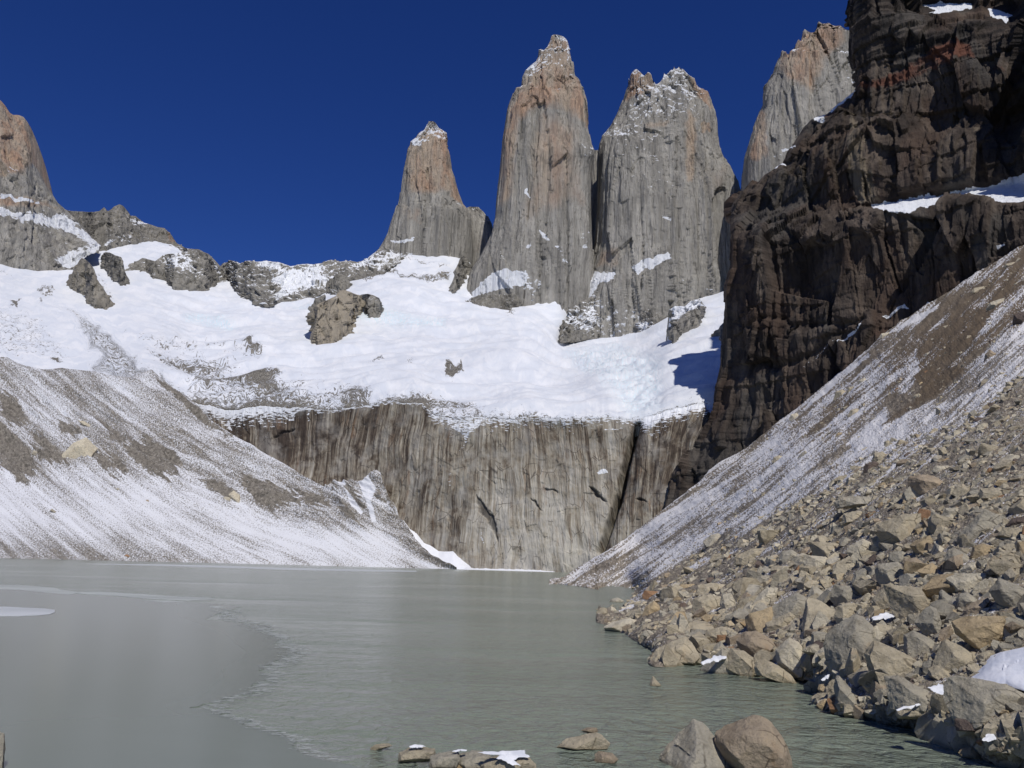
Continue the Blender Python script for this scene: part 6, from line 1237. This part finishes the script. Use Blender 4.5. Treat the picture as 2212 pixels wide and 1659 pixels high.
# ------------------------------------------------------------------ labels for the boulders without one of their own: what they look like and what they lie beside
heroes = [b for b in BOULDERS if b['named']]
short = {}
for b in heroes:
    t = b['label'].split(); cut = len(t)
    for k, wd in enumerate(t):
        if k > 2 and (wd in ('in', 'at', 'above', 'under', 'with', 'on', 'behind', 'beside', 'next', 'against', 'uphill', 'left', 'right', 'below', 'lying', 'leaning', 'just', 'resting', 'near', 'between', 'alone', 'lodged', 'high', 'among', 'perched', 'standing', 'jutting', 'like', 'beneath', 'cut', 'casting', 'crossed', 'overhanging', 'wedged')): cut = k; break
    short[id(b)] = ' '.join(t[:cut]).rstrip(',')
cnt = {}
for b in heroes: cnt[short[id(b)]] = cnt.get(short[id(b)], 0) + 1
marks = [b for b in heroes if cnt[short[id(b)]] == 1 and len(short[id(b)].split()) <= 6 and b['x'] > 1250]
used = set(b['label'] for b in heroes)
def where(b, m):
    dx, dy = b['x'] - m['x'], b['y'] - m['y']
    h = 'to the right of' if dx > 0 else 'to the left of'
    v = 'below' if dy > 0 else 'above'
    if abs(dx) > 2 * abs(dy): return h
    if abs(dy) > 2 * abs(dx): return v
    return v + ' and ' + h
for b in [b for b in BOULDERS if not b['named']]:
    size_ = 'big' if b['px'] > 42 else 'medium' if b['px'] > 26 else 'small'
    cand = sorted(marks, key=lambda m: (m['x'] - b['x']) ** 2 + (m['y'] - b['y']) ** 2)[:8]
    tone = {'tan': 'tan', 'grey': 'grey', 'pale': 'pale', 'brown': 'brown', 'ochre': 'ochre', 'rust': 'rusty', 'dark': 'dark brown'}[b['tone']]
    done = None
    for m in cand:
        lab = f"{size_} {tone} {b['shape']} {where(b, m)} the {short[id(m)]}"
        if lab not in used and len(lab.split()) <= 16: done = lab; break
    if done is None: done = f"{size_} {tone} {b['shape']} among the stones near the {short[id(cand[0])]}"
    used.add(done); b['o']['label'] = done; b['o']['category'] = 'boulder'
for b in BOULDERS:
    if b['x'] > 1250 and b['o'].name.startswith('boulder'): b['o']['group'] = 'boulders on the right bank'
    elif b['o'].name.startswith('boulder') and b['y'] < 1250: b['o']['group'] = 'boulders on the far moraine'
    else: b['o']['group'] = 'rocks in the shallows'

# ------------------------------------------------------------------ snow lying among the rocks
tp = curve(cv('7', [(1425, 915), (1470, 900), (1560, 893), (1620, 860), (1700, 792), (1760, 755), (1850, 720), (1940, 700), (2060, 675), (2300, 640)]))
bs = curve(cv('7', [(1425, 918), (1500, 962), (1700, 980), (1870, 985), (2020, 1030), (2300, 1100)]))
ridge('snow_drift', cv('7', [(1425, 0)])[0][0], 2285, tp, bs, lambda x: scree_Y(x, bs(x)) * 0.97, 0.085, 1.2, 160, 70, 10, 0.4, (0.05, 0.02), (1.2, 1.2, 0.6), 801, 0.5, M_snow, label='smooth white snow drift between boulders at the edge of the photo', cat='snow drift', over=2)
def snow_patch(view, pts, Y, label, thick=0.25, seed=0, nrm=(0.1, -0.45, 0.88)):
    """a thin pillow of snow on a slanting plane through the middle of the outline"""
    a = np.array(cv(view, pts)); c = a.mean(0); n = 60
    cl = np.vstack([a, a[:1]]); L = np.r_[0, np.cumsum(np.hypot(*np.diff(cl, axis=0).T))]
    s = np.linspace(0, L[-1], n, endpoint=False); rim = np.c_[np.interp(s, L, cl[:, 0]), np.interp(s, L, cl[:, 1])]
    rim = c + (rim - c) * 1.0; rim += (0.03 * np.hypot(*(a.max(0) - a.min(0))) + 0.5) * jag(np.arange(n) * 14.0 + 300 * len(label), 2.0, seed + 900)[:, None] * ((rim - c) / (np.linalg.norm(rim - c, axis=1)[:, None] + 1e-6))
    o0 = P(c[0], c[1], Y).reshape(3); N = np.array(nrm) / np.linalg.norm(nrm); cam0 = np.array([0, 0, CAM_H])
    def onto(q):
        d = ray(q[:, 0], q[:, 1]); return cam0 + d * (((o0 - cam0) @ N) / (d @ N))[:, None]
    rings = []
    for q, f in ((1.0, -1.2), (1.0, 0.0), (0.93, 0.42), (0.8, 0.7), (0.55, 0.9), (0.3, 0.97), (0.02, 1.0)):
        p = onto(c + (rim - c) * q); p = p + N * (f * thick * 0.28); 
        if f > 0: p = p + N * (fbm(p, 0.5, 3, seed + 70) * thick * 0.5)[:, None]
        rings.append(p)
    V = np.array(rings); at = np.repeat(np.array([0.0, 0.12, 0.4, 0.7, 1.0, 1.2, 1.2])[:, None], n, 1)
    return obj('snow_patch', mesh('snow_patch', V, grid_faces(len(rings), n, True), M_thin_snow, {'snow': at}), label, 'snow', 'snow caught between the rocks')
def hY(lab): 
    b = [b for b in BOULDERS if b['named'] and b['label'].startswith(lab)][0]; o = b['o']
    v = np.array([x.co[:] for x in o.data.vertices]); return o.location.y, o.location.y + v[:, 1].min()
y8 = lambda lab, k=0.35: hY(lab)[0] * (1 - k) + hY(lab)[1] * k
snow_patch('8', [(625, 505), (680, 497), (730, 505), (800, 492), (870, 490), (892, 515), (885, 530), (830, 530), (800, 545), (835, 565), (790, 568), (750, 545), (720, 540), (740, 520), (690, 515), (640, 515)], y8('wide tan shore rock', 0.75), 'curling snow cap on the wide tan shore rock', 0.12)
snow_patch('8', [(290, 475), (320, 465), (360, 470), (372, 478), (330, 484), (295, 484)], y8('tan shore rock', 0.5), 'small snow cap on the tan shore rock', 0.1)
snow_patch('8', [(500, 500), (540, 490), (580, 492), (570, 500), (520, 504)], y8('grey shore rock', 0.3), 'thin snow strip behind the grey shore rock', 0.08)
snow_patch('7', [(975, 1190), (1060, 1165), (1200, 1140), (1290, 1118), (1305, 1128), (1200, 1158), (1080, 1185), (1000, 1202)], y8('rock crossed', 0.7), 'long narrow snow strip lying across a shore rock', 0.15)
snow_patch('7', [(1240, 1010), (1320, 990), (1375, 1000), (1370, 1075), (1290, 1050)], y8('huge mottled', 0.5), 'patch of snow between the wedge shaped boulder and the huge mottled one', 0.15)
snow_patch('7', [(1675, 1425), (1700, 1400), (1760, 1350), (1790, 1340), (1780, 1385), (1830, 1395), (1900, 1400), (1970, 1395), (1960, 1412), (1860, 1430), (1760, 1445), (1690, 1445)], y8('large block in', 0.75), 'snow lying along the top of the large corner block', 0.15)
snow_patch('7', [(1605, 1345), (1640, 1335), (1685, 1345), (1680, 1358), (1620, 1358)], y8('upright grey block', 0.5), 'snow cap on the upright grey block', 0.12)
snow_patch('7', [(785, 445), (840, 425), (920, 408), (970, 420), (980, 445), (940, 455), (880, 460), (800, 470)], y8('two toned', -0.2), 'bluish snow in the hollow left of the tilted boulder', 0.2)
snow_patch('7', [(375, 950), (430, 910), (450, 905), (440, 940), (400, 958)], y8('flat topped slab', 0.0), 'white snow tongue at the waterline left of the flat topped slab', 0.2)
snow_patch('5', [(1110, 1440), (1180, 1420), (1230, 1385), (1290, 1372), (1340, 1380), (1350, 1400), (1270, 1430), (1200, 1445), (1120, 1460)], y8('large tan boulder at', 0.4), 'bright snow lying at the waterline beside the large tan boulder', 0.3)

# ------------------------------------------------------------------ lake and its ice
V = np.array([[-1200, 4, 0], [500, 4, 0], [500, 900, 0], [-1200, 900, 0]], float)
obj('lake', mesh('lake', V, np.array([[0, 1, 2, 3]]), M_water, smooth_shade=False), 'milky grey green glacial lake, rippled by wind', 'lake', kind='structure')
def ice(name, pts, mat, z, label, rough=3.0, view='V', seed=0, group=None, thick=0.02):
    a = np.array(cv(view, pts), float); cl = np.vstack([a, a[:1]]); out = []
    for p, q in zip(cl[:-1], cl[1:]):
        m = max(2, int(np.hypot(*(q - p)) / 2.0)); k = np.arange(m)[:, None] / m; out.append(p + (q - p) * k)
    r = np.concatenate(out)
    off = fbm(np.c_[r, 0 * r[:, :1]], (26, 7, 1), 6, 950 + seed, 0.62) * np.array(rough)
    r[:, 0] += off * 3.0; r[:, 1] += off * 0.5
    Yw = Yz(r[:, 0], r[:, 1], z); w = P(r[:, 0], r[:, 1], Yw)
    bm = bmesh.new(); vs = [bm.verts.new(tuple(p)) for p in w]; f = bm.faces.new(vs)
    ex = bmesh.ops.extrude_face_region(bm, geom=[f]); bmesh.ops.translate(bm, vec=(0, 0, -thick), verts=[v for v in ex['geom'] if isinstance(v, bmesh.types.BMVert)])
    bmesh.ops.recalc_face_normals(bm, faces=bm.faces[:]); bmesh.ops.triangulate(bm, faces=bm.faces[:])
    me = bpy.data.meshes.new(name); bm.to_mesh(me); bm.free(); me.materials.append(mat)
    return obj(name, me, label, 'ice', group)
ice('ice_sheet', [(-500, 1262), (0, 1272), (80, 1276), (200, 1287), (330, 1296), (430, 1301), (520, 1310), (470, 1325), (440, 1338), (520, 1345), (590, 1352), (560, 1365), (610, 1378), (590, 1392), (650, 1408), (600, 1424), (560, 1450), (600, 1462), (540, 1480), (570, 1492), (500, 1505), (440, 1520), (410, 1530), (500, 1534), (470, 1545), (540, 1556), (520, 1566), (600, 1580), (640, 1600), (630, 1612), (660, 1632), (700, 1642), (760, 1652), (800, 1670), (700, 1760), (-500, 1760)], M_ice, 0.008, 'smooth grey green ice sheet with a ragged edge covering the near left of the lake', 5.0)
ice('ice_floe', cv('n', [(-700, 1480), (-100, 1462), (60, 1462), (200, 1470), (360, 1476), (440, 1486), (440, 1505), (400, 1522), (300, 1530), (150, 1536), (-100, 1536), (-700, 1525)]), M_white_ice, 0.03, 'white rounded ice floe at the photo edge on the grey ice', 0.3)
fringe = 'pale slush along the edge of the grey ice'
ice('slush_streak', cv('n', [(-500, 1270), (0, 1285), (200, 1290), (450, 1310), (480, 1325), (640, 1345), (560, 1365), (350, 1345), (150, 1325), (-500, 1310)]), M_slush, 0.014, 'pale slush streak on the far edge of the ice sheet, nearest the white floe', 2.0, seed=1, group=fringe)
ice('slush_streak', cv('n', [(560, 1345), (800, 1340), (1100, 1358), (1240, 1368), (1400, 1378), (1700, 1390), (1750, 1402), (1500, 1412), (1200, 1398), (900, 1370), (700, 1362)]), M_slush, 0.016, 'long pale slush streak in the middle of the far ice edge', 2.0, seed=2, group=fringe)
ice('slush_streak', cv('n', [(1150, 1410), (1350, 1412), (1480, 1422), (1320, 1424)]), M_slush, 0.018, 'short pale slush line just inside the far ice edge', 1.0, seed=3, group=fringe)
ice('slush_streak', cv('n', [(1680, 1462), (1740, 1458), (1820, 1466), (1740, 1470)]), M_slush, 0.018, 'tiny pale slush line above the jagged slush patch', 0.6, seed=4, group=fringe)
edge_pts = [(430, 1301), (520, 1310), (470, 1325), (440, 1338), (520, 1345), (590, 1352), (560, 1365), (610, 1378), (590, 1392), (650, 1408), (600, 1424), (560, 1450), (600, 1462), (540, 1480), (570, 1492), (500, 1505), (440, 1520), (410, 1530), (500, 1534), (470, 1545), (540, 1556), (520, 1566), (600, 1580), (640, 1600), (630, 1612), (660, 1632), (700, 1642), (760, 1652), (800, 1670)]
def slush_fringe():
    """a thin translucent strip of slush floating along the ice edge"""
    a = np.array([p for p in edge_pts], float); ys = np.linspace(1304, 1656, 240)
    k = np.exp(-((ys[:, None] - a[None, :, 1]) / 16.0) ** 2); cx = (k * a[None, :, 0]).sum(1) / k.sum(1)
    off = np.linspace(-95, 135, 46); X = cx[None, :] + off[:, None]; Yp = ys[None, :] + 0 * X
    w = P(X, Yp, Yz(X, Yp, 0.016))
    endf = smooth(ys, 1304, 1322) * (1 - smooth(ys, 1636, 1656))
    at = (np.exp(-((off[:, None] - 14) / 48.0) ** 2) * 0.66) * endf - 0.1
    return obj('slush_fringe', mesh('slush_fringe', w, grid_faces(*X.shape), M_fringe, {'snow': at}, {'flow': flow(X, Yp)}), 'feathery pale slush along the ragged near edge of the ice sheet', 'slush')
slush_fringe()
ice('ice_strip', [(180, 1218), (350, 1219), (480, 1222), (594, 1226), (780, 1230), (900, 1233), (900, 1235), (780, 1234), (594, 1230), (480, 1226), (350, 1222)], M_white_ice, 0.03, 'thin white line of ice across the far water below the moraine', 0.5, seed=8)
shx = np.linspace(1004, 1224, 60); jg = jag(shx * 6, 0.6, 77)
top_ = [(x, float(np.interp(x, [1004, 1104, 1224], [1229.5, 1232.5, 1237.5])) + j) for x, j in zip(shx, jg)]
a = np.array(top_); Vt = P(a[:, 0], a[:, 1] - 0.2, 592.0); Vt[:, 2] = np.maximum(Vt[:, 2], 0.6) * 0 + 1.1 + 0.9 * jg; Vf = Vt.copy(); Vf[:, 1] -= 6; Vf[:, 2] = -0.2; Vb = Vt.copy(); Vb[:, 1] += 20
obj('shore_ice', mesh('shore_ice', np.array([Vf, Vt, Vb]), grid_faces(3, len(shx)), M_snow), 'thin white rim of shore ice along the foot of the streaked cliff', 'ice')
